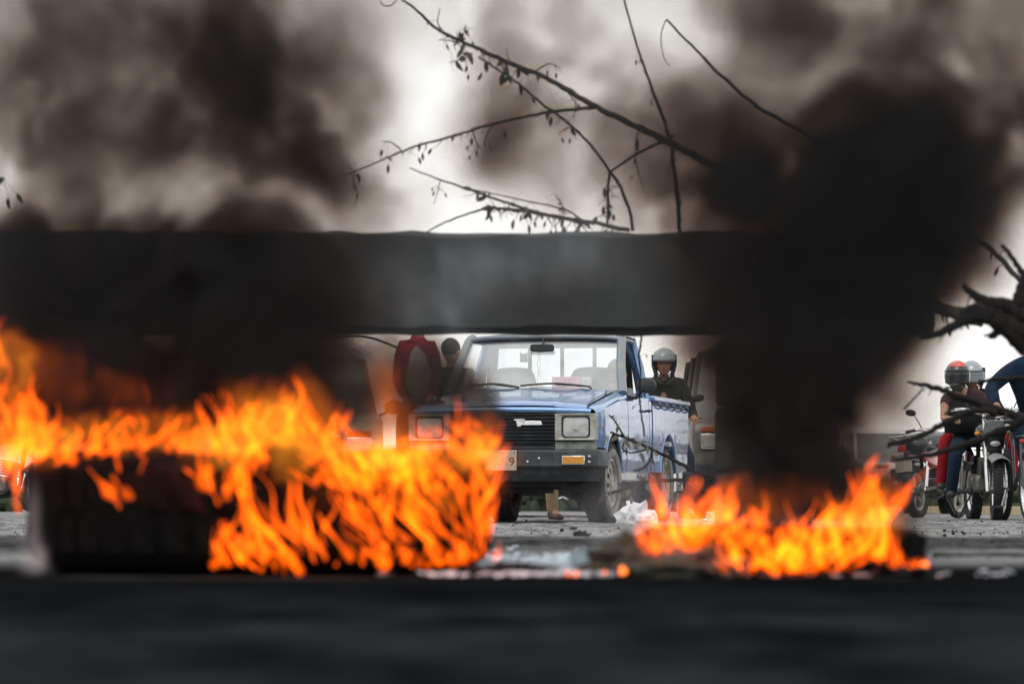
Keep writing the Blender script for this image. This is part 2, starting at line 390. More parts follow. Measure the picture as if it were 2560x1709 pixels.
# ---------------------------------------------------------------- the blue pickup
truck = empty('pickup_truck', (-.085, 30.0, 0), -R(12.3), label='old blue pickup truck facing the camera, partly hidden by flames and the concrete beam', cat='truck')
T = truck
def side_x(y, z):
    w = .808 - .17 * (z - .82) ** 2 * (1 if z > .82 else .8)
    if y < .35: w -= .05 * ((.35 - y) / .35) ** 2
    if .60 < z < .68: w -= .006
    return w
def hood_z(y): return .955 + .165 * min(1, max(0, (y - .04) / 1.25)) ** .85
CZ = (.50, .56, .60, .64, .68, .74, .80, .86, .92, .97, 1.02, 1.06)
FW, RW = (.70, .335), (3.32, .335)
for s in (1, -1):
    top = [(y, hood_z(y) - .065) for y in (.06, .25, .5, .75, 1.0, 1.28)]
    sheet('front_fender', [(.06, .62)] + [(FW[0] - .39, .62)] + arc(FW[0], .36, .39, 140, 20, 14) + [(1.10, .42), (1.30, .42), (1.32, 1.06)] + top[::-1], side_x, PAINT, T, cuts_y=(.2, .35, .5, .7, .9, 1.1, 1.2), cuts_z=CZ, side=s)
    def fsh(u, v):
        y = .06 + 1.26 * u; a = v * math.pi / 2
        zt = hood_z(y) - .012; x0 = side_x(y, zt - .055)
        return Vector((s * (x0 - .10 * (1 - math.cos(a)) if v > 0 else s * x0 * s), y, zt - .053 + .053 * math.sin(a)))
    obj('fender_top', grid(B(), fsh, 20, 8), PAINT, T)
    dr = sheet('door', [(1.335, .43), (2.325, .43), (2.335, 1.08), (1.335, 1.065)], side_x, PAINT, T, cuts_y=(1.5, 1.7, 1.9, 2.1), cuts_z=CZ, side=s, thick=.035)
    lw = sheet('lower_door_dust', [(1.33, .44), (2.32, .44), (2.32, .66), (1.8, .69), (1.33, .64)], lambda y, z: side_x(y, z) + .003, PAINT_LOW, T, cuts_y=(1.6, 2.0), cuts_z=CZ, side=s, thick=.002) if False else None
    b = B(); tube(b, [(s * .815, 2.08, .965), (s * .85, 2.10, .97), (s * .85, 2.2, .97), (s * .815, 2.22, .965)], .011, 6); h = obj('door_handle', b, PLASTIC, T); h.parent = dr
    sheet('cab_corner', [(2.35, .43), (2.46, .43), (2.46, 1.09), (2.35, 1.08)], side_x, PAINT, T, cuts_z=CZ, side=s)
    def bed_x(y, z): return side_x(y, z) + .004
    sheet('bed_side', [(2.50, .44), (RW[0] - .43, .44)] + arc(RW[0], .38, .41, 172, 8, 18) + [(RW[0] + .43, .44), (4.36, .46), (4.38, 1.02), (2.50, 1.02)], bed_x, PAINT, T, cuts_y=(2.7, 2.9, 3.1, 3.3, 3.5, 3.7, 3.9, 4.1, 4.25), cuts_z=CZ, side=s)
    # wheel-arch lip standing proud of the bed side
    b = B(); tube(b, [(s * (.80), y, z) for y, z in arc(RW[0], .38, .415, 172, 8, 18)], .016, 6); obj('arch_lip', b, PAINT, T)
    b = B(); tube(b, [(s * (.795), y, z) for y, z in arc(FW[0], .36, .395, 150, 12, 14)], .012, 6); obj('arch_lip', b, PAINT, T)
    # rail along the top of the bed, hooks for the ropes under it
    b = B(); box(b, (s * .79, 3.44, 1.085), (.075, 1.90, .05)); obj('bed_rail', b, PAINT, T, bevel=.015)
    b = B(); box(b, (s * .772, 3.44, 1.04), (.02, 1.86, .05)); obj('bed_rail_gap', b, STEEL_BLK, T)
    for k in range(5):
        b = B(); y = 2.75 + k * .36
        tube(b, [(s * .80, y, 1.06), (s * .835, y, 1.045), (s * .835, y + .03, 1.015), (s * .80, y + .04, 1.0)], .008, 6); obj('rope_hook', b, PAINT, T)
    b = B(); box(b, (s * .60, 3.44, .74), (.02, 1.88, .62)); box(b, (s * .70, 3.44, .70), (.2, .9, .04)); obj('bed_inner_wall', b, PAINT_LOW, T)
    # sill, dusty lower flank
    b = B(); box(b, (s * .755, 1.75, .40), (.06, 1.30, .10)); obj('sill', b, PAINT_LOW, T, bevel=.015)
# bed floor, tailgate, headboard
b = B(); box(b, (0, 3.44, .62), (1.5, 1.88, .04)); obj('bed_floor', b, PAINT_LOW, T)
b = B(); box(b, (0, 4.38, .80), (1.46, .04, .50)); obj('tailgate', b, PAINT, T, bevel=.01)
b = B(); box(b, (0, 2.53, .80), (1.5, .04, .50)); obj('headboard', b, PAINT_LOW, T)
for s in (1, -1):
    b = B(); box(b, (s * .74, 4.41, .78), (.12, .03, .24)); obj('tail_lamp', b, REDP, T, bevel=.01)
b = B(); box(b, (0, 4.5, .52), (1.5, .1, .12)); obj('rear_bumper', b, STEEL_BLK, T, bevel=.02)
# bonnet
def hood(u, v):
    x = -.70 + 1.40 * u; y = .03 + 1.24 * v; e = abs(x) / .70
    z = hood_z(y) + .022 * (1 - e ** 2.2)
    if abs(x) < .46: z += .007 * min(1, (.46 - abs(x)) / .03)        # raised centre panel
    z += .003 * math.sin(x * 5 + y * 3) + (.004 * math.sin(x * 13 + 1) if v > .7 else 0)
    if v < .04: z -= .02 * (1 - v / .04)
    return Vector((x, y, z))
hd = obj('bonnet', grid(B(), hood, 56, 30), PAINT, T)
b = B(); grid(b, lambda u, v: Vector((-.74 + 1.48 * u, .03 - .018 * math.sin(v * math.pi), hood_z(.03) + .018 * (1 - abs(2 * u - 1) ** 2.2) - .02 - .045 * v)), 30, 5); obj('bonnet_lip', b, PAINT, T)
b = B(); tube(b, [(.70, .05, .965), (.705, .4, 1.03), (.70, .8, 1.075), (.66, 1.1, 1.105), (.62, 1.27, 1.125)], .004, 5); obj('bonnet_gap', b, INK, T)
# scuttle with its vent slots
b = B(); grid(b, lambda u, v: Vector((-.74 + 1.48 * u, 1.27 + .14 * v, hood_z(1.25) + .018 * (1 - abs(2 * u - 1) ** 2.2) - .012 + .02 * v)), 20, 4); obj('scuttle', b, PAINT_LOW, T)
for k in range(18):
    b = B(); x = -.02 + k * .018; box(b, (x, 1.215, hood_z(1.2) + .038), (.005, .05, .006), rot=Euler((0.1, 0, .3))); obj('vent_slot', b, INK, hd)
# inner wings, engine bay and floor so that nothing is see-through
b = B(); box(b, (0, .74, .73), (1.28, 1.1, .38)); obj('engine_bay', b, DARKIN, T)
b = B(); box(b, (0, 1.85, .46), (1.46, 1.14, .05)); box(b, (0, 1.36, .80), (1.46, .04, .62)); box(b, (0, 2.44, .78), (1.50, .04, .62)); obj('cab_floor', b, DARKIN, T)
for s in (1, -1):
    b = B(); box(b, (s * .38, 2.4, .42), (.09, 3.9, .12)); obj('chassis_rail', b, DARKIN, T)
b = B(); tube(b, [(-.62, FW[0], .31), (.62, FW[0], .31)], .035, 10); box(b, (0, .62, .36), (.9, .25, .12)); box(b, (-.05, .9, .33), (.5, .5, .16)); obj('front_axle', b, DARKIN, T)
b = B(); tube(b, [(-.62, RW[0], .335), (.62, RW[0], .335)], .045, 10); sphere(b, (.0, RW[0], .335), (.14, .15, .14)); obj('rear_axle', b, DARKIN, T)
b = B(); tube(b, [(.22, 1.2, .33), (.25, 2.4, .34), (.3, 3.0, .36), (.3, 4.4, .36)], .028, 8); tube(b, [(.24, 1.9, .335), (.26, 2.4, .335)], .07, 10); obj('exhaust_pipe', b, STEEL_BLK, T)
# grille
b = B(); box(b, (0, .07, .765), (.90, .03, .30)); gr = obj('grille', b, DARKIN, T)
for k in range(10):
    b = B(); box(b, (0, .04, .635 + k * .029), (.87, .03, .011), rot=Euler((.25, 0, 0))); obj('grille_bar', b, STEEL_BLK, gr)
b = B(); box(b, (0, .045, .617), (.875, .035, .018)); box(b, (0, .045, .912), (.875, .035, .014)); obj('grille_frame', b, STEEL_BLK, gr, bevel=.004)
# emblem: slanted slab with a bar over its left end
b = B()
def slab(b, pts, y0, y1):
    f = [b.verts.new((x, y0, z)) for x, z in pts]; g = [b.verts.new((x, y1, z)) for x, z in pts]
    b.faces.new(f); b.faces.new(g[::-1])
    for i in range(len(pts)):
        j = (i + 1) % len(pts); b.faces.new((f[i], f[j], g[j], g[i]))
slab(b, [(.118, .838), (.128, .790), (.160, .790), (.163, .802), (.340, .803), (.327, .836), (.195, .838)], .008, .026)
slab(b, [(.098, .852), (.108, .838), (.195, .838), (.190, .852)], .004, .022)
em = obj('emblem', b, CHROME, gr, bevel=.002)
for s in (1, -1):
    # headlamp: square surround, rounded lens, panel below
    b = B()
    X0, X1, Z0, Z1 = .44, .785, .675, .895
    ox, oz = (X0 + X1) / 2, (Z0 + Z1) / 2
    def rr(hx, hz, r, y, n=6):
        pts = []
        for (sx, sz, a0) in ((1, 1, 0), (-1, 1, 90), (-1, -1, 180), (1, -1, 270)):
            for k in range(n + 1):
                a = R(a0 + 90 * k / n); pts.append(((ox - .0) + sx * (hx - r) + r * math.cos(a), y, oz + sz * (hz - r) + r * math.sin(a)))
        return [(s * x, y_, z) for x, y_, z in pts]
    loft(b, [rr(.172, .110, .012, .10), rr(.172, .110, .012, .012), rr(.165, .103, .015, .003), rr(.122, .093, .03, .014), rr(.114, .087, .03, .045), rr(.1135, .0865, .03, .05)], cap=False)
    hl = obj('headlamp_surround', b, BEZEL, T)
    b = B(); loft(b, [rr(.114, .087, .03, .046), rr(.114, .087, .03, .036), rr(.105, .079, .028, .034)], cap=False); obj('lamp_seal', b, INK, hl)
    b = B(); loft(b, [rr(.107, .081, .028, .042), rr(.103, .077, .028, .030), rr(.05, .04, .02, .022), rr(.004, .004, .002, .019)], cap=True); obj('headlamp_lens', b, LENS, hl)
    b = B(); tube(b, [(s * ox, .03, oz - .02), (s * ox, .0205, oz - .005)], [.02, .012], 8); obj('lamp_bulb', b, CHROME, hl)
    b = B(); loft(b, [[(s * .44, y, .668), (s * .775, y, .668), (s * .785, y - .02, .60), (s * .44, y - .02, .60)] for y in (.03, .08)]); obj('lower_lamp_panel', b, PLOW, T, bevel=.006)
    b = B(); box(b, (s * .785, .20, .80), (.03, .06, .035)); obj('side_marker_lamp', b, AMBER, T, bevel=.01)
# bumper: folded band, turned back at the ends
def bump_sec(y, zt, zb, d=.05):
    return None
b = B(); path = [(-.80, .32), (-.80, .12), (-.775, .02), (-.71, -.03), (-.4, -.045), (0, -.05), (.4, -.045), (.71, -.03), (.775, .02), (.80, .12), (.80, .32)]
secs = []
for x, y in path:
    c = Vector((x, y, 0)); n = Vector((x * .18, -1, 0)) if abs(x) < .76 else Vector((math.copysign(1, x), -.5 if abs(x) < .79 else 0, 0)); n.normalize()
    prof = [(0, .605), (.018, .60), (.03, .585), (.03, .50), (.034, .47), (.02, .452), (-.02, .45), (-.03, .60)]
    secs.append([(c.x + n.x * o, c.y + n.y * o, z) for o, z in prof])
loft(b, secs); bp = obj('bumper', b, STEEL_BLK, T)
b = B(); secs = []
for x, y in [(-.79, .30), (-.77, .12), (-.71, .03), (-.4, .01), (0, .0), (.4, .01), (.71, .03), (.77, .12), (.79, .30)]:
    secs.append([(x, y, .45), (x * .985, y + .005, .40), (x * .95, y + .03, .345), (x * .93, y + .05, .35), (x * .95, y + .04, .45)])
loft(b, secs); obj('lower_valance', b, STEEL_BLK, T)
for s in (1, -1):
    b = B(); slab(b, [(s * (.615 + a), .515 + c) for a, c in ((-.095, -.036), (.095, -.036), (.095, .036), (-.095, .036))], -.095, -.06); ind = obj('indicator_housing', b, CHROME, bp, bevel=.004)
    b = B(); slab(b, [(s * (.615 + a), .515 + c) for a, c in ((-.088, -.030), (.088, -.030), (.088, .030), (-.088, .030))], -.101, -.07); obj('indicator_lens', b, AMBER, bp, bevel=.005)
    for (x, z) in ((.33, .53), (.235, .503), (.745, .545), (.745, .50)):
        b = B(); lathe(b, [(.0005, -.09), (.009, -.087), (.012, -.07)], 10, 'y', (s * x, 0, z)); obj('bumper_bolt', b, CHROME, bp)
b = B(); box(b, (-.02, -.092, .515), (.33, .006, .165)); npl = obj('number_plate', b, PLATE, T, bevel=.002)
def text(name, s, size, m, parent, loc, rot=(math.pi / 2, 0, 0), ext=.001, font_scale=(1, 1)):
    c = bpy.data.curves.new(name, 'FONT'); c.body = s; c.size = size; c.extrude = ext; c.align_x = 'CENTER'; c.align_y = 'CENTER'
    o = bpy.data.objects.new(name, c); COL.objects.link(o)
    dg = bpy.context.evaluated_depsgraph_get(); me = bpy.data.meshes.new_from_object(o.evaluated_get(dg)); bpy.data.objects.remove(o)
    me.materials.clear(); me.materials.append(m); me.name = name
    o = bpy.data.objects.new(name, me); COL.objects.link(o); o.parent = parent; o.location = loc; o.rotation_euler = rot; o.scale = (font_scale[0], font_scale[1], 1)
    return o
text('plate_characters', '9', .10, INK, npl, (.105, -.0965, .50))
text('plate_small_print', 'E', .022, INK, npl, (.125, -.0965, .575))
# wheels
wheel(T, (.70, FW[0], .335), .335, .20, .20, steer=R(-3), face=1)
wheel(T, (-.70, FW[0], .335), .335, .20, .20, steer=R(-3), face=-1)
wheel(T, (.70, RW[0], .335), .335, .20, .20, face=1)
wheel(T, (-.70, RW[0], .335), .335, .20, .20, face=-1)
# cab
zb = 1.13
def Ax(s): return smoothpath([(s * .765, 1.29, 1.10), (s * .71, 1.50, 1.33), (s * .675, 1.72, 1.555), (s * .65, 1.80, 1.60)], 4)
for s in (1, -1):
    b = B(); tube(b, Ax(s), .036, 8, squash=(1.1, .9)); obj('windscreen_pillar', b, PAINT_OLD, T)
    b = B(); tube(b, [(s * .75, 2.36, 1.06), (s * .70, 2.36, 1.35), (s * .625, 2.33, 1.60)], .045, 8, squash=(.8, 1.2)); obj('rear_pillar', b, PAINT, T)
    b = B(); tube(b, smoothpath([(s * .752, 1.34, 1.085), (s * .715, 1.55, 1.335), (s * .668, 1.80, 1.565), (s * .655, 2.05, 1.575), (s * .66, 2.28, 1.56), (s * .72, 2.31, 1.3), (s * .755, 2.31, 1.08)], 5), .018, 6); obj('door_window_frame', b, PAINT, T)
    b = B(); tube(b, smoothpath([(s * .69, 1.77, 1.585), (s * .672, 2.0, 1.60), (s * .675, 2.35, 1.59)], 4), .012, 6); obj('rain_gutter', b, INK, T)
    b = B(); tube(b, [(s * .74, 1.60, 1.09), (s * .70, 1.62, 1.38)], .008, 5); obj('quarter_window_post', b, INK, T)
def roof(u, v):
    x = -.685 + 1.37 * u; y = 1.74 + .66 * v; e = abs(2 * u - 1)
    z = 1.575 + .062 * (1 - e ** 3.5) + .012 * math.sin(v * math.pi)
    if v < .12: z -= .012 * (1 - v / .12)
    return Vector((x, y, z))
rf = obj('roof', grid(B(), roof, 28, 12), PAINT_OLD, T); so = rf.modifiers.new('solid', 'SOLIDIFY'); so.thickness = .03; so.offset = -1
b = B(); tube(b, smoothpath([(-.68, 1.73, 1.572), (-.5, 1.715, 1.595), (0, 1.70, 1.603), (.5, 1.715, 1.595), (.68, 1.73, 1.572)], 5), .02, 6); obj('windscreen_header', b, PAINT_OLD, T)
WSB = lambda x: Vector((x, 1.33 - .05 * (x / .7) ** 2 * -1, 1.14 - .02 * (x / .7) ** 2))
def ws(u, v):
    e = 2 * u - 1; w = .735 - .08 * v
    return Vector((e * w, 1.34 + .385 * v + .035 * e * e * -1 * -1, 1.115 + .47 * v))
obj('windscreen', grid(B(), ws, 16, 8), GLASS, T)
seal = [ws(u / 20, 0) for u in range(21)] + [ws(1, v / 8) for v in range(1, 9)] + [ws(1 - u / 20, 1) for u in range(1, 21)] + [ws(0, 1 - v / 8) for v in range(1, 9)]
b = B(); tube(b, [p + Vector((0, -.008, 0)) for p in seal], .011, 6, cap=False); obj('windscreen_seal', b, mat('old_seal', (.05, .05, .045), .8, dirt=(.35, .30, .2), dscale=9, dlo=.5, dhi=.7), T)
b = B()
for s in (1, -1):
    sheet('side_window', [(1.42, 1.09), (2.29, 1.09), (2.26, 1.15), (1.50, 1.16)], lambda y, z: .745 - .17 * (z - 1.08), GLASS2, T, thick=.004, side=s)
b.free()
# back window: four panes between dark bars
b = B(); box(b, (0, 2.38, 1.575), (1.28, .03, .09)); box(b, (0, 2.40, 1.10), (1.40, .03, .06)); obj('rear_window_frame', b, PAINT_LOW, T)
for x in (-.61, -.27, .02, .31, .60):
    b = B(); box(b, (x, 2.385, 1.33), (.085 if abs(x) > .5 else .032, .025, .44), rot=Euler((0, -.12 * x if abs(x) > .5 else 0, 0))); obj('window_bar', b, STEEL_BLK, T)
for x0, x1 in ((-.59, -.29), (-.25, .0), (.04, .29), (.33, .58)):
    b = B(); box(b, ((x0 + x1) / 2, 2.39, 1.33), (x1 - x0, .004, .42)); obj('rear_pane', b, GLASS2, T)
b = B(); slab(b, [(-.36, 1.41), (-.29, 1.41), (-.29, 1.50), (-.31, 1.485), (-.34, 1.485), (-.36, 1.50)], 2.375, 2.38); obj('window_sticker', b, mat('sticker', (.3, .3, .3), .6), T)
# seats, dashboard, wheel, mirror with beads, things on the dashboard
for x, nm in ((-.36, 1), (.34, 1)):
    st = empty('seat', (x, 2.02, .5)); st.parent = T
    b = B(); loft(b, [[(-w, 0 + o, z), (-w + .04, -.06 + o, z), (w - .04, -.06 + o, z), (w, 0 + o, z), (w - .03, .07 + o, z), (-w + .03, .07 + o, z)] for w, o, z in ((.24, 0, .12), (.25, .03, .40), (.235, .08, .66), (.20, .10, .80), (.15, .11, .86))]); obj('backrest', b, FABRIC, st, sub=1)
    b = B(); box(b, (0, -.25, .12), (.48, .50, .14)); obj('seat_cushion', b, FABRIC, st, bevel=.04)
b = B(); loft(b, [[(x, 1.42, 1.0), (x, 1.42, 1.10), (x, 1.50, 1.125), (x, 1.66, 1.10), (x, 1.70, .9), (x, 1.6, .8)] for x in (-.70, -.3, 0, .3, .70)]); obj('dashboard', b, DARKIN, T, bevel=.01)
b = B(); tube(b, [(.34 + .18 * math.cos(a), 1.80 + .07 * math.sin(a), 1.06 + .17 * math.sin(a)) for a in [k * math.pi / 12 for k in range(25)]], .012, 6, cap=False); obj('steering_wheel', b, PLASTIC, T)
b = B(); loft(b, [[(x, 1.60 + d, 1.50 - h), (x, 1.60 + d, 1.50 + h), (x, 1.63 + d, 1.50 + h), (x, 1.63 + d, 1.50 - h)] for x, h, d in ((-.105, .018, 0), (-.09, .032, 0), (0, .036, 0), (.09, .032, 0), (.105, .018, 0))]); mr_ = obj('rear_view_mirror', b, PLASTIC, T, bevel=.008)
b = B(); tube(b, [(0, 1.63, 1.53), (0, 1.68, 1.585)], .008, 6); m2 = obj('mirror_stalk', b, PLASTIC, T); m2.parent = mr_
b = B()
for k in range(26):
    sphere(b, (-.035 + .006 * math.sin(k * .5), 1.61, 1.475 - k * .011), (.0045,) * 3, 6, 4)
    if k < 22: sphere(b, (-.018 + .004 * math.sin(k * .7), 1.612, 1.475 - k * .011), (.0035,) * 3, 6, 4)
box(b, (-.03, 1.61, 1.175), (.008, .004, .035)); box(b, (-.03, 1.61, 1.18), (.022, .004, .007))
tag(obj('rosary', b, mat('beads', (.28, .27, .25), .5)), 'string of beads hanging from the mirror inside the blue pickup', 'beads'); bpy.data.objects['rosary'].matrix_world = truck.matrix_basis
bb = B(); box(bb, (.235, 1.52, 1.185), (.25, .05, .125)); o = tag(obj('pink_box', bb, PINK, bevel=.004), 'flat pink box standing on the dashboard behind the windscreen', 'box'); o.matrix_world = truck.matrix_basis
bb = B(); box(bb, (.405, 1.53, 1.18), (.085, .06, .13)); o = tag(obj('white_carton', bb, WHITE_, bevel=.012), 'small white carton beside the pink box on the dashboard', 'box'); o.matrix_world = truck.matrix_basis
bb = B(); sphere(bb, (-.04, 1.52, 1.14), (.085, .05, .055), 16, 10); o = tag(obj('tan_cloth', bb, TAN), 'crumpled tan cloth on the dashboard below the hanging beads', 'cloth'); o.matrix_world = truck.matrix_basis
# wipers
def wiper(px, x0, x1):
    w = empty('wiper', (0, 0, 0)); w.parent = T
    b = B(); tube(b, smoothpath([(px, 1.30, 1.118), (px - .02, 1.30, 1.15), (px - .10, 1.315, 1.163), ((x0 + x1) / 2, 1.325, 1.178)], 4), .008, 6); obj('wiper_arm', b, PLASTIC, w)
    b = B(); tube(b, smoothpath([(x0, 1.335, 1.168), ((x0 + x1) / 2, 1.325, 1.185), (x1, 1.33, 1.155)], 5), .009, 6); obj('wiper_blade', b, INK, w)
wiper(-.13, -.56, -.14); wiper(.50, -.13, .48)
# door mirrors
for s in (1, -1):
    b = B(); loft(b, [[(s * (.945 + w * math.cos(a)), y, 1.165 + h * math.sin(a)) for a in [k * math.pi / 8 for k in range(16)]] for w, h, y in ((.05, .04, 1.36), (.085, .062, 1.37), (.092, .068, 1.40), (.092, .068, 1.42))]); mm = obj('door_mirror', b, PLASTIC, T)
    b = B(); tube(b, [(s * .91, 1.41, 1.12), (s * .86, 1.42, 1.06), (s * .79, 1.42, 1.055)], .014, 6); box(b, (s * .80, 1.42, 1.055), (.05, .08, .04)); q = obj('mirror_arm', b, PLASTIC, T); q.parent = mm
# ---------------------------------------------------------------- people
def cloth(name, c, var=.2, rough=.9): return mat(name, c, rough, var=var, scale=18, bump=.01, bscale=14, spec=.2)
HAIR = mat('black_hair', (.015, .012, .010), .7)
EYE = mat('dark_eyes', (.02, .014, .012), .3)
LIP = mat('lips', (.26, .10, .085), .5)
def V(*a): return Vector(a)
def hand_graph(vs_, es, rs, wrist_i, fwd, side, up, curl=.6):
    """palm, four fingers of different lengths and a thumb grown from the wrist vertex"""
    w = vs_[wrist_i]
    palm = w + fwd * .055; vs_.append(palm); rs.append((.034, .018)); pi = len(vs_) - 1; es.append((wrist_i, pi))
    for k, (off, ln) in enumerate(((-.028, .062), (-.010, .072), (.010, .068), (.028, .052))):
        b0 = palm + side * off + fwd * .032; p1 = b0 + (fwd * math.cos(curl) - up * math.sin(curl)) * ln * .5; p2 = p1 + (fwd * math.cos(curl * 2.2) - up * math.sin(curl * 2.2)) * ln * .5
        i = len(vs_); vs_ += [b0, p1, p2]; rs += [.010, .0085, .007]; es += [(pi, i), (i, i + 1), (i + 1, i + 2)]
    t0 = w + fwd * .03 - side * .035; t1 = t0 + (fwd * .7 - side * .4 - up * .4).normalized() * .04
    i = len(vs_); vs_ += [t0, t1]; rs += [.012, .009]; es += [(wrist_i, i), (i, i + 1)]
def person(J, label, top, legs, shoe, sleeve=True, glove=None, build=1.0, facing=None, helmet=None, hairm=HAIR, group=None, hands=True, head=True, short=False):
    """J: joints in world space. pelvis chest neck head, shL elL haL, shR elR haR, hpL knL anL toL, hpR knR anR toR"""
    J = {k: Vector(v) for k, v in J.items()}
    root = J['pelvis'].copy(); root.z = min(J['anL'].z, J['anR'].z) - .05
    t = empty('person', root, label=label, cat='person', group=group)
    g = lambda k: J[k] - root
    vs_ = [g('pelvis'), (g('pelvis') + g('chest')) / 2, g('chest'), g('neck'), g('neck') + (g('head') - g('neck')) * .55]
    rs = [(.125, .10), (.12, .095), (.145, .10), .055, .052]; es = [(0, 1), (1, 2), (2, 3), (3, 4)]
    idx = {}
    for s in 'LR':
        i = len(vs_); vs_ += [g('sh' + s), (g('sh' + s) + g('el' + s)) / 2, g('el' + s), (g('el' + s) + g('ha' + s)) / 2, g('ha' + s)]
        rs += [.055, .045, .038, .034, .024]; es += [(2, i), (i, i + 1), (i + 1, i + 2), (i + 2, i + 3), (i + 3, i + 4)]; idx['a' + s] = i
        if hands:
            f = (g('ha' + s) - g('el' + s)).normalized(); up = V(0, 0, 1) - f * f.z
            up = up.normalized() if up.length > .1 else V(0, 1, 0); sd = f.cross(up) * (1 if s == 'L' else -1)
            hand_graph(vs_, es, rs, i + 4, f, sd, up)
    for s in 'LR':
        i = len(vs_); vs_ += [g('hp' + s), (g('hp' + s) + g('kn' + s)) / 2, g('kn' + s), (g('kn' + s) * .6 + g('an' + s) * .4), g('an' + s), g('to' + s)]
        rs += [.085, .072, .052, .052, .035, .03]; es += [(0, i)] + [(i + k, i + k + 1) for k in range(5)]; idx['l' + s] = i
    rs = [tuple(q * build for q in r) if isinstance(r, tuple) else r * build for r in rs]
    skin('body', vs_, es, rs, SKIN, t)
    # clothes follow the body
    cv = vs_[:4]; cr_ = [(.165, .135), (.15, .12), (.18, .13), .075]; ce = [(0, 1), (1, 2), (2, 3)]
    ax = (cv[0] - cv[2]).normalized(); cv[0] = cv[0] + ax * .09
    for s in 'LR':
        i = idx['a' + s]; b = len(cv); seg = vs_[i:i + 5] if sleeve and not short else vs_[i:i + 2]
        seg = list(seg)
        if sleeve and not short: seg[4] = seg[3] * .15 + seg[4] * .85
        cv += seg; cr_ += [.078, .066, .060, .052, .042][:len(seg)]; ce += [(2, b)] + [(b + k, b + k + 1) for k in range(len(seg) - 1)]
    skin('jacket' if not short else 'shirt', cv, ce, [tuple(q * build for q in r) if isinstance(r, tuple) else r * build for r in cr_], top, t)
    cv = [vs_[0] + V(0, 0, .02)]; cr_ = [(.150, .12)]; ce = []
    for s in 'LR':
        i = idx['l' + s]; b = len(cv); seg = list(vs_[i:i + 5]); seg[4] = seg[4] + (seg[4] - seg[3]).normalized() * .05; cv += seg; cr_ += [.105, .092, .072, .068, .058]; ce += [(0, b)] + [(b + k, b + k + 1) for k in range(4)]
    skin('trousers', cv, ce, [tuple(q * build for q in r) if isinstance(r, tuple) else r * build for r in cr_], legs, t)
    for s in 'LR':
        i = idx['l' + s]; a, to = vs_[i + 4], vs_[i + 5]; d = (to - a); d.z = 0; d = d.normalized() if d.length > 1e-3 else V(0, -1, 0)
        z0 = min(a.z, to.z)
        skin('shoe', [a + V(0, 0, .03), V(a.x, a.y, to.z + .01) - d * .03, V(a.x, a.y, to.z + .01) + d * .08, V(a.x, a.y, to.z) + d * .18], [(0, 1), (1, 2), (2, 3)], [.052, (.045, .045), (.045, .042), (.042, .03)], shoe, t)
    if head:
        f = Vector(facing or (0, -1, 0)).normalized(); q = f.to_track_quat('-Y', 'Z').to_matrix().to_4x4()
        M = Matrix.Translation(g('head')) @ q
        b = B(); bmesh.ops.create_uvsphere(b, u_segments=28, v_segments=20, radius=1)
        for v in b.verts:
            x, y, z = v.co
            w = .078 * (1 - .22 * max(0, -z) ** 1.2); y2 = y * (.098 - .012 * max(0, -z)); z2 = z * .118
            if y < 0:
                y2 += .008 * math.exp(-((z + .0) / .22) ** 2) * (-1 if abs(x) < .15 else 0)     # nose ridge side
                y2 += .010 * math.exp(-((z - .12) / .12) ** 2) * math.exp(-((abs(x) - .36) / .18) ** 2)  # eye sockets
                y2 -= .006 * math.exp(-((z + .78) / .14) ** 2) * math.exp(-(x / .35) ** 2)       # chin
            v.co = (x * w, y2, z2)
        b.transform(M); obj('head', b, SKIN, t, smooth='full')
        b = B(); loft(b, [[(-.006, -.095, .025), (.006, -.095, .025), (0, -.103, .027)], [(-.012, -.098, -.01), (.012, -.098, -.01), (0, -.122, -.008)], [(-.015, -.090, -.026), (.015, -.090, -.026), (0, -.108, -.028)]]); b.transform(M); obj('nose', b, SKIN, t, smooth='full')
        for s in (-1, 1):
            b = B(); sphere(b, (s * .030, -.084, .014), (.014, .008, .007), 10, 6); b.transform(M); obj('eye', b, EYE, t)
            b = B(); tube(b, [(s * .014, -.096, .030), (s * .032, -.093, .036), (s * .048, -.080, .031)], .004, 5); b.transform(M); obj('eyebrow', b, hairm, t)
            b = B(); sphere(b, (s * .078, .0, -.005), (.010, .018, .030), 10, 8); b.transform(M); obj('ear', b, SKIN, t)
        b = B(); sphere(b, (0, -.090, -.052), (.024, .008, .008), 12, 6); b.transform(M); obj('mouth', b, LIP, t)
        if helmet is None:
            b = B(); sphere(b, (0, .014, .032), (.086, .102, .102), 22, 14); b.transform(M); obj('hair', b, hairm, t)
        else:
            helmet_on(t, M, **helmet)
    return t
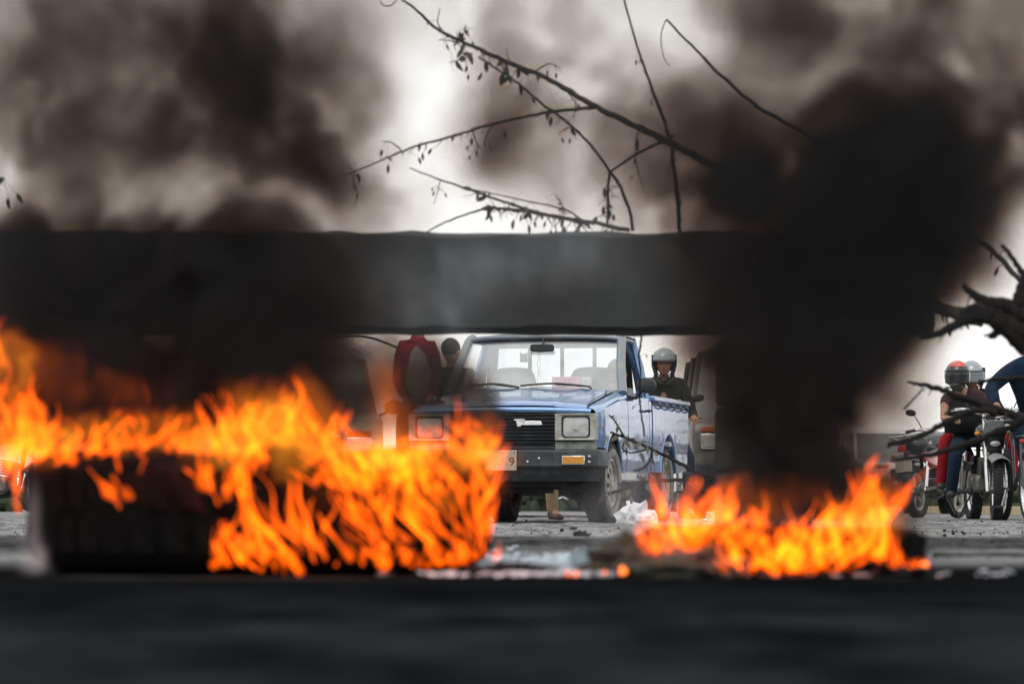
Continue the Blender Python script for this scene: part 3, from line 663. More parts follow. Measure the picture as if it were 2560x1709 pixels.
def helmet_on(t, M, shell, visor, up=True, full=False, accent=None):
    up_ = up
    h = empty('helmet', (0, 0, 0)); h.parent = t
    b = B(); bmesh.ops.create_uvsphere(b, u_segments=36, v_segments=26, radius=1)
    kill = []
    for v in b.verts:
        x, y, z = v.co
        a = math.degrees(math.atan2(x, -y))
        lowcut = z < (-.62 if full else -.70 if abs(a) > 62 else -.5)
        face = abs(a) < 62 and (-.62 if full else -9) < z < (.22 if full else .16) and y < 0
        if lowcut or (not full and face) or (full and abs(a) < 55 and -.30 < z < .28): kill.append(v)
    bmesh.ops.delete(b, geom=kill, context='VERTS')
    for v in b.verts: v.co = (v.co.x * .128, v.co.y * .150 + .005, v.co.z * .148 + .022)
    b.transform(M); o = obj('shell', b, shell, h, smooth='full'); so = o.modifiers.new('solid', 'SOLIDIFY'); so.thickness = .018; so.offset = -1
    b = B()
    ang = [R(-66 + 132 * k / 16) for k in range(17)]
    zt, zb_ = (.135, .045) if up else (.065, -.045)
    ty = .012 if up else 0
    grid(b, lambda u, v: Vector((math.sin(R(-66 + 132 * u)) * (.134 - (.03 * v * v if up else 0)), -math.cos(R(-66 + 132 * u)) * (.158 - (.045 * v * v if up else 0)) + .005, zb_ + (zt - zb_) * v)), 18, 6)
    b.transform(M); o = obj('visor', b, visor, h, smooth='full'); so = o.modifiers.new('solid', 'SOLIDIFY'); so.thickness = .003
    b = B(); tube(b, [(math.sin(R(a)) * .133, -math.cos(R(a)) * .156 + .005, .038 if up else .07) for a in range(-66, 67, 11)], .009, 6, squash=(1.4, .6)); b.transform(M); obj('visor_trim', b, PLASTIC, h)
    if accent:
        b = B(); grid(b, lambda u, v: Vector((.131 * math.cos(R(40 + 45 * v)) * math.sin(R(-60 + 120 * u)), -.153 * math.cos(R(40 + 45 * v)) * math.cos(R(-60 + 120 * u)) + .005, .151 * math.sin(R(40 + 45 * v)) + .022)), 12, 5)
        b.transform(M); obj('painted_panel', b, accent, h, smooth='full')
    if not full:
        rim = [(-64, .10), (-66, .0), (-66, -.06), (-60, -.10)]
        for s in (-1, 1):
            b = B(); tube(b, [(s * math.sin(R(-a)) * -.122 * (1 - max(0, -z) * 2.2), -math.cos(R(a)) * .142 * (1 - max(0, -z) * 2.2) + .005, z) for a, z in rim], .017, 8); b.transform(M); obj('cheek_lining', b, INK, h)
    b = B(); tube(b, [M @ V(-.075, -.02, -.07), M @ V(-.04, -.055, -.125), M @ V(.04, -.055, -.125), M @ V(.075, -.02, -.07)], .006, 5); obj('chin_strap', b, INK, h)
OLIVE = cloth('olive_jacket', (.040, .042, .032)); NAVY = cloth('navy_jacket', (.008, .02, .042)); DENIM = cloth('denim', (.014, .03, .055)); KHAKI = cloth('khaki_cloth', (.33, .25, .13))
BLKCL = cloth('black_cloth', (.014, .015, .017)); REDCL = cloth('red_cloth', (.30, .022, .032)); REDPANT = cloth('red_trousers', (.34, .012, .022)); GREYCL = cloth('grey_cloth', (.36, .34, .33))
BROWNSH = mat('brown_leather', (.06, .025, .02), .45); BLKSH = mat('black_shoe', (.02, .02, .02), .5); PLAID = cloth('checked_shirt', (.05, .028, .034))
SILVER = mat('silver_shell', (.30, .33, .35), .25, .3, coat=.8, dirt=(.2, .2, .2), dscale=20, dlo=.5, dhi=.8); BLKSHELL = mat('black_shell', (.02, .022, .024), .3, coat=.6, var=.3)
VISOR = mat('smoky_visor', (.26, .30, .34), .15, coat=1.0, var=.15, scale=9)
REDSHELL = mat('red_shell', (.55, .05, .035), .3, coat=.6, dirt=(.55, .35, .28), dscale=9, dlo=.5, dhi=.6)
def off(J, d): return {k: Vector(v) + Vector(d) for k, v in J.items()}
# rider astride beside the tail of the blue pickup
p = at(1660, 925, 37.0); X, Y = p.x, 37.0
person(dict(pelvis=(X + .02, Y + .25, .90), chest=(X, Y + .08, 1.26), neck=(X, Y + .02, 1.42), head=(X, Y - .05, 1.565), shL=(X - .18, Y + .06, 1.36), elL=(X - .27, Y + .08, 1.06), haL=(X - .30, Y - .15, 1.03),
            shR=(X + .18, Y + .06, 1.36), elR=(X + .29, Y + .08, 1.06), haR=(X + .30, Y - .15, 1.03), hpL=(X - .10, Y + .24, .84), knL=(X - .22, Y - .10, .62), anL=(X - .24, Y + .10, .12), toL=(X - .26, Y - .05, .03),
            hpR=(X + .12, Y + .24, .84), knR=(X + .24, Y - .10, .62), anR=(X + .26, Y + .10, .12), toR=(X + .28, Y - .05, .03)),
       'motorbike rider in grey open helmet and dark olive jacket behind the blue pickup', OLIVE, DENIM, BLKSH, helmet=dict(shell=SILVER, visor=VISOR), facing=(-.05, -1, -.12))
b = B(); tube(b, [(X - .085, Y - .03, 1.45), (X - .07, Y - .10, 1.40), (X - .02, Y - .13, 1.355)], .026, 8); tube(b, [(X + .085, Y - .03, 1.45), (X + .07, Y - .10, 1.40), (X + .02, Y - .13, 1.355)], .026, 8)
c_ = obj('collar', b, OLIVE, None, smooth='full'); pr = bpy.data.objects['person']; c_.parent = pr; c_.location = -pr.location
# person in red beside the truck, head behind the beam
X, Y = at(1042, 900, 31.2).x, 31.3
person(dict(pelvis=(X, Y, 1.0), chest=(X, Y, 1.38), neck=(X + .02, Y, 1.60), head=(X + .03, Y - .02, 1.79), shL=(X - .13, Y, 1.50), elL=(X - .17, Y, 1.22), haL=(X - .10, Y - .22, 1.06),
            shR=(X + .13, Y, 1.50), elR=(X + .18, Y - .02, 1.22), haR=(X + .12, Y - .22, 1.06), hpL=(X - .10, Y, .94), knL=(X - .12, Y - .03, .5), anL=(X - .13, Y, .10), toL=(X - .14, Y - .12, .03),
            hpR=(X + .10, Y, .94), knR=(X + .12, Y - .03, .5), anR=(X + .13, Y, .10), toR=(X + .14, Y - .12, .03)),
       'person in red and grey jacket standing left of the blue pickup, head behind the beam', REDCL, BLKCL, BLKSH, build=.84)
b = B(); loft(b, [[(X + .01 + k * .115 * math.cos(a), Y - .02 + k * .12 * math.sin(a), z + .02 * math.sin(3 * a + z * 9)) for a in [q_ * math.pi / 10 for q_ in range(20)]] for k, z in ((1.0, 1.0), (1.06, 1.1), (1.03, 1.22), (1.0, 1.34), (.85, 1.44), (.5, 1.50))])
v_ = obj('vest', b, GREYCL, None, smooth='full')
pr = bpy.data.objects['person.001']; v_.parent = pr; v_.location = -pr.location
# dark figure behind the left windscreen pillar
X, Y = at(1128, 900, 34.6).x, 34.8
person(dict(pelvis=(X, Y, .94), chest=(X, Y - .02, 1.26), neck=(X, Y - .02, 1.45), head=(X, Y - .04, 1.60), shL=(X - .18, Y, 1.38), elL=(X - .24, Y, 1.10), haL=(X - .16, Y - .22, .98),
            shR=(X + .18, Y, 1.38), elR=(X + .25, Y, 1.10), haR=(X + .18, Y - .22, .98), hpL=(X - .10, Y, .9), knL=(X - .12, Y, .48), anL=(X - .12, Y, .10), toL=(X - .12, Y - .12, .03),
            hpR=(X + .10, Y, .9), knR=(X + .12, Y, .48), anR=(X + .12, Y, .10), toR=(X + .12, Y - .12, .03)),
       'person in black jacket standing behind the left windscreen pillar of the pickup', BLKCL, DENIM, BLKSH, facing=(.6, .8, 0))
# someone bent over behind the tailgate: only a khaki leg and a brown shoe show under the truck
X, Y = at(1382, 1250, 34.9).x, 35.0
person(dict(pelvis=(X + .06, Y + .45, .85), chest=(X + .1, Y + .05, .98), neck=(X + .1, Y - .10, .98), head=(X + .1, Y - .20, .96), shL=(X - .10, Y, 1.0), elL=(X - .16, Y - .18, .92), haL=(X - .14, Y - .30, .98),
            shR=(X + .28, Y, 1.0), elR=(X + .34, Y - .18, .92), haR=(X + .30, Y - .30, .98), hpL=(X - .03, Y + .42, .82), knL=(X - .02, Y + .02, .52), anL=(X, Y + .05, .10), toL=(X + .07, Y - .08, .03),
            hpR=(X + .16, Y + .42, .82), knR=(X + .36, Y + .50, .46), anR=(X + .46, Y + .8, .12), toR=(X + .46, Y + .68, .03)),
       'person bent low behind the tailgate, khaki trouser leg and brown shoe showing under the pickup', BLKCL, KHAKI, BROWNSH, facing=(0, -1, -.2))
# driver
tm = truck.matrix_basis
def tp(x, y, z): return tm @ Vector((x, y, z))
person(dict(pelvis=tp(.38, 2.0, .66), chest=tp(.42, 2.08, .98), neck=tp(.50, 2.10, 1.15), head=tp(.56, 2.12, 1.29), shL=tp(.21, 2.02, 1.12), elL=tp(.20, 1.88, .92), haL=tp(.24, 1.80, 1.12),
            shR=tp(.55, 2.02, 1.12), elR=tp(.63, 1.86, 1.08), haR=tp(.645, 1.80, 1.30), hpL=tp(.30, 1.98, .64), knL=tp(.28, 1.66, .78), anL=tp(.28, 1.50, .56), toL=tp(.28, 1.42, .52),
            hpR=tp(.46, 1.98, .64), knR=tp(.48, 1.66, .78), anR=tp(.48, 1.50, .56), toR=tp(.48, 1.42, .52)),
       'driver at the wheel of the blue pickup with a hand at the side window', BLKCL, BLKCL, BLKSH, build=.9, facing=(.1, -1, 0))
# ---------------------------------------------------------------- motorbikes, riders, bicycle
DARKV = mat('dark_visor', (.03, .032, .036), .12, coat=1.0)
TANKBLK = mat('black_gloss', (.012, .013, .016), .15, coat=1.0, var=.2); TANKRED = mat('red_gloss', (.42, .015, .02), .2, coat=1.0, var=.2)
ENGINE = mat('engine_alloy', (.22, .21, .19), .45, .6, dirt=(.08, .07, .06), dscale=14, dlo=.4, dhi=.7)
MUFF = mat('rusty_silencer', (.30, .26, .22), .5, .4, dirt=(.14, .10, .075), dscale=9, dlo=.4, dhi=.65)
MLENS = LENS; FORK = mat('fork_chrome', (.7, .7, .7), .2, .9, var=.2)
GREYPL = mat('scuffed_grey_plastic', (.22, .23, .24), .55, dirt=(.35, .34, .32), dscale=12, dlo=.45, dhi=.7, bump=.004)
def spoked_wheel(parent, c, Ro, W, steer=0, spokes=28, knob=True, name='wheel', cast=False):
    """wheel on the x axis (axle along x)"""
    w = empty(name, c, steer); w.parent = parent; Rb = Ro - W * .85
    ty = lathe(B(), [(Rb, -W * .3), (Rb + W * .3, -W * .5), (Ro - W * .18, -W * .46), (Ro - .004, -W * .25), (Ro, 0), (Ro - .004, W * .25), (Ro - W * .18, W * .46), (Rb + W * .3, W * .5), (Rb, W * .3), (Rb, -W * .3)], 48, 'x')
    obj('tyre', ty, RUBBER, w, smooth='full')
    if knob:
        b = B(); n = 46
        for k in range(n):
            for s in (-1, 0, 1):
                a = 2 * math.pi * (k + (.5 if s else 0)) / n; r = Ro - (.010 if s else -.002)
                box(b, (s * W * .33, math.cos(a) * r, math.sin(a) * r), (W * .26, 2 * math.pi * Ro / n * .55, .014), rot=Euler((a - math.pi / 2, 0, 0)))
        tag(obj('tread', b, RUBBER, w, smooth=False), kind='stuff')
    obj('rim', lathe(B(), [(Rb + .004, -W * .30), (Rb - .016, -W * .28), (Rb - .022, 0), (Rb - .016, W * .28), (Rb + .004, W * .30), (Rb + .008, 0), (Rb + .004, -W * .30)], 48, 'x'), RIM if cast else CHROME, w, smooth='full')
    obj('hub', lathe(B(), [(.0005, -.06), (.03, -.06), (.045, -.03), (.045, .03), (.03, .06), (.0005, .06)], 20, 'x'), ENGINE, w)
    b = B()
    if cast:
        for k in range(5):
            a = 2 * math.pi * k / 5; tube(b, [(0, math.cos(a) * .03, math.sin(a) * .03), (0, math.cos(a + .1) * (Rb - .015), math.sin(a + .1) * (Rb - .015))], .018, 6)
    else:
        for k in range(spokes):
            a = 2 * math.pi * k / spokes; s = 1 if k % 2 else -1
            tube(b, [(s * .03, math.cos(a) * .04, math.sin(a) * .04), (0, math.cos(a + s * .25) * (Rb - .018), math.sin(a + s * .25) * (Rb - .018))], .0022, 4, cap=False)
    tag(obj('spokes', b, RIM if cast else CHROME, w), kind='stuff' if not cast else None)
    return w
def motorbike(loc, rz, label, tank=TANKBLK, panel=TANKBLK, knob=True, cast=False, lean=0, steer=0, group=None, high=False, luggage=False, chrome_pipe=False):
    """faces local -y; front axle at y = -.62, rear axle at y = .62"""
    m = empty('motorbike', loc, rz, label=label, cat='motorbike', group=group); m.rotation_euler = (0, lean, rz)
    Rw = .30; hz = .06 if high else 0
    spoked_wheel(m, (0, -.64, Rw), Rw, .085 if not knob else .10, steer, knob=knob, cast=cast); spoked_wheel(m, (0, .62, Rw - .005), Rw - .005, .105, 0, knob=knob, cast=cast)
    for s in (1, -1):
        b = B(); tube(b, [(s * .085, -.655, .28), (s * .085, -.57, .56)], .026, 10); tube(b, [(s * .085, -.57, .56), (s * .085, -.42, .98 + hz)], .019, 10); obj('fork_leg', b, FORK, m)
        b = B(); tube(b, [(s * .11, .62, .30), (s * .12, .50, .62)], .012, 8); tube(b, [(s * .115, .60, .34), (s * .12, .52, .56)], .026, 10); obj('shock_absorber', b, FORK, m)
        b = B(); tube(b, [(s * .07, .62, .30), (s * .06, .12, .34)], .02, 8); obj('swingarm', b, ENGINE, m)
        b = B(); sphere(b, (s * .16, -.50, .84), (.028, .035, .024), 12, 8); tube(b, [(s * .05, -.47, .84), (s * .15, -.50, .84)], .008, 6); obj('indicator', b, AMBER, m)
        b = B(); sphere(b, (s * .15, .80, .70), (.026, .03, .022), 12, 8); tube(b, [(s * .04, .78, .70), (s * .14, .80, .70)], .008, 6); obj('indicator', b, AMBER, m)
        b = B(); tube(b, [(s * .22, -.36, 1.03 + hz), (s * .26, -.38, 1.12 + hz), (s * .31, -.38, 1.20 + hz)], .006, 6); mi = obj('mirror_stalk', b, PLASTIC, m)
        b = B(); sphere(b, (s * .34, -.38, 1.225 + hz), (.065, .014, .038), 16, 10, rot=Euler((0, -s * .25, 0))); q = obj('mirror', b, PLASTIC, mi)
        b = B(); tube(b, [(s * .27, -.30, 1.02 + hz), (s * .38, -.26, 1.01 + hz)], .018, 8); obj('grip', b, PLASTIC, m)
        b = B(); tube(b, [(s * .24, -.34, 1.015 + hz), (s * .39, -.33, 1.0 + hz)], .006, 5); obj('brake_lever', b, CHROME, m)
        b = B(); tube(b, [(0, .02, .30), (s * .18, .02, .28)], .012, 6); tube(b, [(s * .18, .02, .28), (s * .27, .02, .28)], .018, 8); obj('footrest', b, PLASTIC, m)
        b = B(); loft(b, [[(s * .085, y, z - h), (s * (.085 + w), y, z - h * .6), (s * (.085 + w), y, z + h * .8), (s * .085, y, z + h)] for y, z, h, w in ((.08, .60, .04, .02), (.2, .62, .08, .05), (.36, .64, .09, .05), (.6, .70, .04, .02))]); obj('side_panel', b, panel, m, bevel=.006)
    b = B(); tube(b, smoothpath([(-.38, -.26, 1.01 + hz), (-.24, -.33, 1.02 + hz), (-.12, -.38, .97 + hz), (.12, -.38, .97 + hz), (.24, -.33, 1.02 + hz), (.38, -.26, 1.01 + hz)], 4), .012, 8); obj('handlebar', b, CHROME, m)
    b = B(); box(b, (0, -.43, .93 + hz), (.20, .05, .03)); box(b, (0, -.50, .74), (.20, .05, .03)); tube(b, [(0, -.50, .72), (0, -.40, .96 + hz)], .025, 8); obj('fork_yoke', b, PLASTIC, m)
    if high:
        b = B(); sphere(b, (0, -.575, .74), (.05, .02, .028), 16, 10); obj('headlamp', b, MLENS, m)
        b = B(); loft(b, [[(-w, -.56 + d, z), (w, -.56 + d, z), (w * .9, -.46, z), (-w * .9, -.46, z)] for w, z, d in ((.08, .66, .02), (.10, .74, .0), (.115, .86, .0), (.09, .97, .03))]); obj('headlamp_shell', b, TANKBLK, m, bevel=.015)
    else:
        b = B(); lathe(b, [(.0005, -.60), (.06, -.595), (.085, -.575), (.088, -.555)], 24, 'y', (0, 0, .87)); hl = obj('headlamp', b, MLENS, m)
        b = B(); lathe(b, [(.09, -.57), (.09, -.54), (.075, -.48), (.0005, -.45)], 24, 'y', (0, 0, .87)); obj('headlamp_shell', b, TANKBLK, m)
    b = B(); fz = .70 if knob else .64
    if high: grid(b, lambda u, v: Vector(((v - .5) * (.20 - .05 * u), -.92 + .62 * u, .60 + .05 * math.sin(u * 3.0) - .05 * (2 * v - 1) ** 2)), 14, 8)
    else: grid(b, lambda u, v: Vector(((v - .5) * .15, -.64 + math.cos(R(40 + 105 * u)) * (fz - .32 if knob else .335) * 1, .30 + math.sin(R(40 + 105 * u)) * ((fz - .30) if knob else .335) - .02 * (2 * v - 1) ** 2)), 14, 6)
    fe = obj('front_mudguard', b, GREYPL if knob else TANKBLK, m); so = fe.modifiers.new('s', 'SOLIDIFY'); so.thickness = .006
    b = B(); grid(b, lambda u, v: Vector(((v - .5) * .15, .62 + math.cos(R(15 + 95 * u)) * .345, .30 + math.sin(R(15 + 95 * u)) * .345 - .02 * (2 * v - 1) ** 2)), 14, 6); re_ = obj('rear_mudguard', b, PLASTIC, m); so = re_.modifiers.new('s', 'SOLIDIFY'); so.thickness = .006
    b = B(); loft(b, [[(w * math.cos(a), y, z + h * math.sin(a)) for a in [k * math.pi / 8 for k in range(16)]] for y, z, w, h in ((-.36, .86, .06, .05), (-.30, .87, .115, .085), (-.12, .88, .135, .10), (.04, .83, .10, .08), (.12, .79, .06, .05))]); obj('fuel_tank', b, tank, m, smooth='full')
    b = B(); loft(b, [[(-w, y, z), (-w * .9, y, z + .055), (w * .9, y, z + .055), (w, y, z)] for y, z, w in ((.03, .76, .08), (.2, .75, .12), (.45, .775, .125), (.72, .80, .10), (.80, .80, .06))]); obj('seat', b, PLASTIC, m, bevel=.015)
    b = B(); loft(b, [[(-.07, y, z), (-.07, y, z + .05), (.07, y, z + .05), (.07, y, z)] for y, z in ((.66, .73), (.86, .76))]); obj('tail_cowl', b, panel, m, bevel=.01)
    b = B(); box(b, (0, .875, .76), (.12, .03, .06)); obj('tail_lamp', b, REDP, m, bevel=.01)
    b = B(); tube(b, [(-.12, .60, .86), (-.13, .90, .90), (.13, .90, .90), (.12, .60, .86)], .010, 6); obj('luggage_rack', b, CHROME, m)
    b = B(); box(b, (0, .90, .58), (.19, .008, .14), rot=Euler((.15, 0, 0))); obj('number_plate', b, PLATE, m)
    en = empty('engine', (0, 0, 0)); en.parent = m
    b = B(); box(b, (0, -.02, .36), (.24, .34, .17)); obj('crankcase', b, ENGINE, en, bevel=.03)
    for k in range(6):
        b = B(); box(b, (0, -.17 - k * .004, .46 + k * .026), (.17, .17, .011), rot=Euler((.25, 0, 0))); obj('cooling_fin', b, ENGINE, en)
    b = B(); lathe(b, [(.0005, .145), (.07, .14), (.085, .12), (.085, -.12), (.07, -.14), (.0005, -.145)], 20, 'x', (0, .04, .37)); obj('clutch_cover', b, ENGINE, en)
    b = B(); tube(b, smoothpath([(0, -.40, .90), (0, -.34, .60), (0, -.26, .30), (0, .1, .24), (0, .3, .40), (0, .35, .74)], 4), .022, 8); tube(b, [(0, -.38, .88), (0, -.1, .80), (0, .3, .74), (0, .8, .76)], .022, 8); obj('frame_tube', b, PLASTIC, m)
    pm = CHROME if chrome_pipe else MUFF
    b = B(); tube(b, smoothpath([(.04, -.24, .56), (.07, -.36, .46), (.11, -.30, .30), (.13, 0, .24), (.15, .22, .26), (.16, .30, .28)], 5), .022, 10); e = obj('exhaust_pipe', b, pm, m)
    b = B(); tube(b, [(.16, .28, .275), (.165, .34, .285), (.18, .86, .36), (.18, .90, .365)], [.024, .045, .05, .035], 14); obj('silencer', b, pm, e)
    b = B(); tube(b, [(-.12, .04, .27), (-.24, .10, .02)], .009, 6); obj('side_stand', b, PLASTIC, m)
    for s in (1, -1):
        b = B(); tube(b, smoothpath([(s * .2, -.34, 1.03 + hz), (s * .17, -.52, 1.02 + hz), (s * .08, -.54, .92), (s * .03, -.45, .84)], 5), .004, 5); obj('control_cable', b, INK, m)
    return m
# parked bike on the left of the group, seen from behind
pA = at(2345, 1296, 40.6); pA.z = 0
motorbike(pA, math.pi - R(27), 'parked black and red motorbike seen from behind, nearest the right smoke column', tank=TANKBLK, panel=TANKRED, knob=False, cast=True, lean=R(6), group='motorbikes at the right of the road')
bag = B(); sphere(bag, (0, 0, 0), (.12, .12, .11), 16, 10)
for v in bag.verts: v.co *= 1 + .12 * math.sin(v.co.x * 31 + v.co.z * 23) * math.sin(v.co.y * 27)
q = at(2292, 1112, 39.8); tag(obj('helmet_bag', bag, BLKSHELL, loc=q), 'round black bag tied on the back of the parked motorbike', 'bag')
# bike facing the camera with two people on it
Bx = at(2490, 1301, 35.2).x
motorbike((Bx - .02, 35.9, 0), R(3), 'trail motorbike with knobbly front tyre facing the camera, two people on it', tank=TANKBLK, panel=TANKBLK, steer=R(-6), high=True, group='motorbikes at the right of the road')
X, Y = Bx - .03, 36.1
person(dict(pelvis=(X - .06, Y + .22, .86), chest=(X - .16, Y + .08, 1.15), neck=(X - .20, Y + .02, 1.28), head=(X - .235, Y - .04, 1.40), shL=(X - .34, Y + .05, 1.20), elL=(X - .38, Y - .12, .99), haL=(X - .32, Y - .34, .99),
            shR=(X + .02, Y + .05, 1.20), elR=(X + .18, Y - .10, 1.02), haR=(X + .30, Y - .34, 1.02), hpL=(X - .15, Y + .2, .83), knL=(X - .27, Y - .18, .66), anL=(X - .29, Y + .02, .28), toL=(X - .30, Y - .10, .25),
            hpR=(X + .06, Y + .2, .83), knR=(X + .20, Y - .18, .66), anR=(X + .22, Y + .02, .28), toR=(X + .24, Y - .10, .25)),
       'rider in red and black full helmet and short sleeves holding the handlebar', PLAID, DENIM, BLKSH, short=True, helmet=dict(shell=BLKSHELL, visor=DARKV, up=False, full=True, accent=REDSHELL), facing=(-.12, -1, -.12))
b = B(); loft(b, [[(X - .16 + w * math.cos(a), Y + .06 + d * math.sin(a), z) for a in [k * math.pi / 8 for k in range(16)]] for w, d, z in ((.19, .15, .86), (.20, .16, 1.0), (.20, .155, 1.12), (.15, .13, 1.20))]); o = obj('vest', b, BLKCL, None, smooth='full')
pr = [p_ for p_ in bpy.data.objects if p_.name.startswith('person') and p_.get('label', '').startswith('rider in red')][0]; o.parent = pr; o.location = -pr.location
X, Y = Bx + .02, 36.55
person(dict(pelvis=(X - .02, Y + .10, .88), chest=(X - .06, Y + .05, 1.18), neck=(X - .07, Y + .02, 1.30), head=(X - .09, Y - .02, 1.42), shL=(X - .24, Y + .02, 1.22), elL=(X - .30, Y - .1, 1.02), haL=(X - .24, Y - .26, .92),
            shR=(X + .12, Y + .02, 1.22), elR=(X + .22, Y - .1, 1.0), haR=(X + .14, Y - .28, .92), hpL=(X - .14, Y + .08, .84), knL=(X - .37, Y - .22, .80), anL=(X - .39, Y - .04, .36), toL=(X - .40, Y - .16, .33),
            hpR=(X + .10, Y + .08, .84), knR=(X + .30, Y - .22, .78), anR=(X + .30, Y - .04, .36), toR=(X + .32, Y - .16, .33)),
       'pillion passenger in grey helmet and red trousers behind the rider', BLKCL, REDPANT, BLKSH, helmet=dict(shell=SILVER, visor=VISOR, up=False), facing=(.1, -1, -.1))
# bicycle at the right edge and the man leaning on it
def bicycle(loc, rz, label):
    m = empty('bicycle', loc, rz, label=label, cat='bicycle')
    spoked_wheel(m, (0, -.52, .33), .33, .055, 0, spokes=32); spoked_wheel(m, (0, .52, .33), .33, .055, 0, spokes=32)
    FR = mat('black_bicycle_frame', (.02, .02, .022), .3, coat=.6)
    for s in (1, -1):
        b = B(); tube(b, [(s * .06, -.52, .33), (s * .06, -.46, .60), (s * .05, -.42, .74)], .017, 8); obj('fork_leg', b, FR, m)
        b = B(); tube(b, [(s * .05, .52, .33), (s * .03, .16, .84)], .009, 6); tube(b, [(s * .05, .52, .33), (s * .04, .06, .30)], .011, 6); obj('stay', b, FR, m)
        b = B(); tube(b, [(s * .08, .06, .30), (s * .12, .06 - s * .02, .30 + s * .165)], .012, 6); cr = obj('crank', b, CHROME, m)
        b = B(); box(b, (s * .17, .06 - s * .02, .30 + s * .165), (.10, .08, .025)); box(b, (s * .17, .015 - s * .02, .30 + s * .165), (.06, .006, .014)); obj('pedal', b, PLASTIC, cr)
        b = B(); tube(b, [(s * .22, -.36, 1.0), (s * .33, -.33, 1.0)], .017, 8); obj('grip', b, PLASTIC, m)
        b = B(); tube(b, [(s * .20, -.40, .99), (s * .30, -.42, .97)], .006, 5); obj('brake_lever', b, CHROME, m)
    b = B(); box(b, (0, -.43, .75), (.14, .05, .04)); box(b, (0, -.46, .72), (.03, .04, .03)); obj('fork_crown', b, REDP, m, bevel=.01)
    b = B(); tube(b, [(-.33, -.33, 1.0), (-.15, -.38, .98), (.15, -.38, .98), (.33, -.33, 1.0)], .012, 8); obj('handlebar', b, CHROME, m)
    b = B(); tube(b, [(0, -.42, .76), (0, -.38, .98)], .018, 8); tube(b, [(0, -.41, .80), (0, .14, .80)], .017, 8); tube(b, [(0, -.415, .76), (0, .06, .30)], .02, 8); tube(b, [(0, .06, .30), (0, .18, .92)], .016, 8); obj('frame', b, FR, m)
    b = B(); sphere(b, (0, .20, .95), (.07, .13, .03), 16, 8); obj('saddle', b, PLASTIC, m)
    b = B(); lathe(b, [(.0005, 0), (.10, 0), (.10, .005), (.0005, .005)], 28, 'x', (.06, .06, .30)); obj('chainring', b, PLASTIC, m)
    for s in (1, -1):
        b = B(); tube(b, smoothpath([(s * .2, -.4, .99), (s * .14, -.52, .93), (s * .04, -.50, .80)], 5), .003, 4); obj('brake_cable', b, INK, m)
    return m
X = at(2562, 1300, 34.3).x
bicycle((X, 34.9, 0), R(6), 'mountain bicycle with knobbly tyres at the right edge, facing the camera')
Y = 34.9
person(dict(pelvis=(X + .26, Y + .35, 1.0), chest=(X + .16, Y + .10, 1.36), neck=(X + .18, Y + .0, 1.58), head=(X + .22, Y - .06, 1.72), shL=(X - .04, Y + .06, 1.44), elL=(X - .25, Y - .06, 1.26), haL=(X - .22, Y - .26, 1.08),
            shR=(X + .42, Y + .06, 1.42), elR=(X + .52, Y - .1, 1.2), haR=(X + .40, Y - .3, 1.05), hpL=(X + .20, Y + .32, .96), knL=(X + .03, Y - .02, .90), anL=(X + .16, Y + .1, .34), toL=(X + .17, Y - .05, .30),
            hpR=(X + .52, Y + .32, .92), knR=(X + .56, Y + .2, .5), anR=(X + .58, Y + .3, .1), toR=(X + .58, Y + .16, .03)),
       'man in navy jacket leaning on his bicycle handlebar at the right edge', NAVY, NAVY, BLKSH, facing=(-.2, -1, -.3), build=1.2)
# motorbike under the rider by the pickup's tail, and one at the far left edge
q = at(1660, 925, 37.0).x
motorbike((q, 37.3, 0), 0, 'black motorbike under the helmeted rider behind the pickup', knob=False, cast=True, group='motorbikes among the waiting traffic', high=False)
motorbike((at(-8, 1290, 38).x, 38, 0), R(60), 'black motorbike cut off by the left edge of the picture', knob=False, cast=True, group='motorbikes among the waiting traffic')
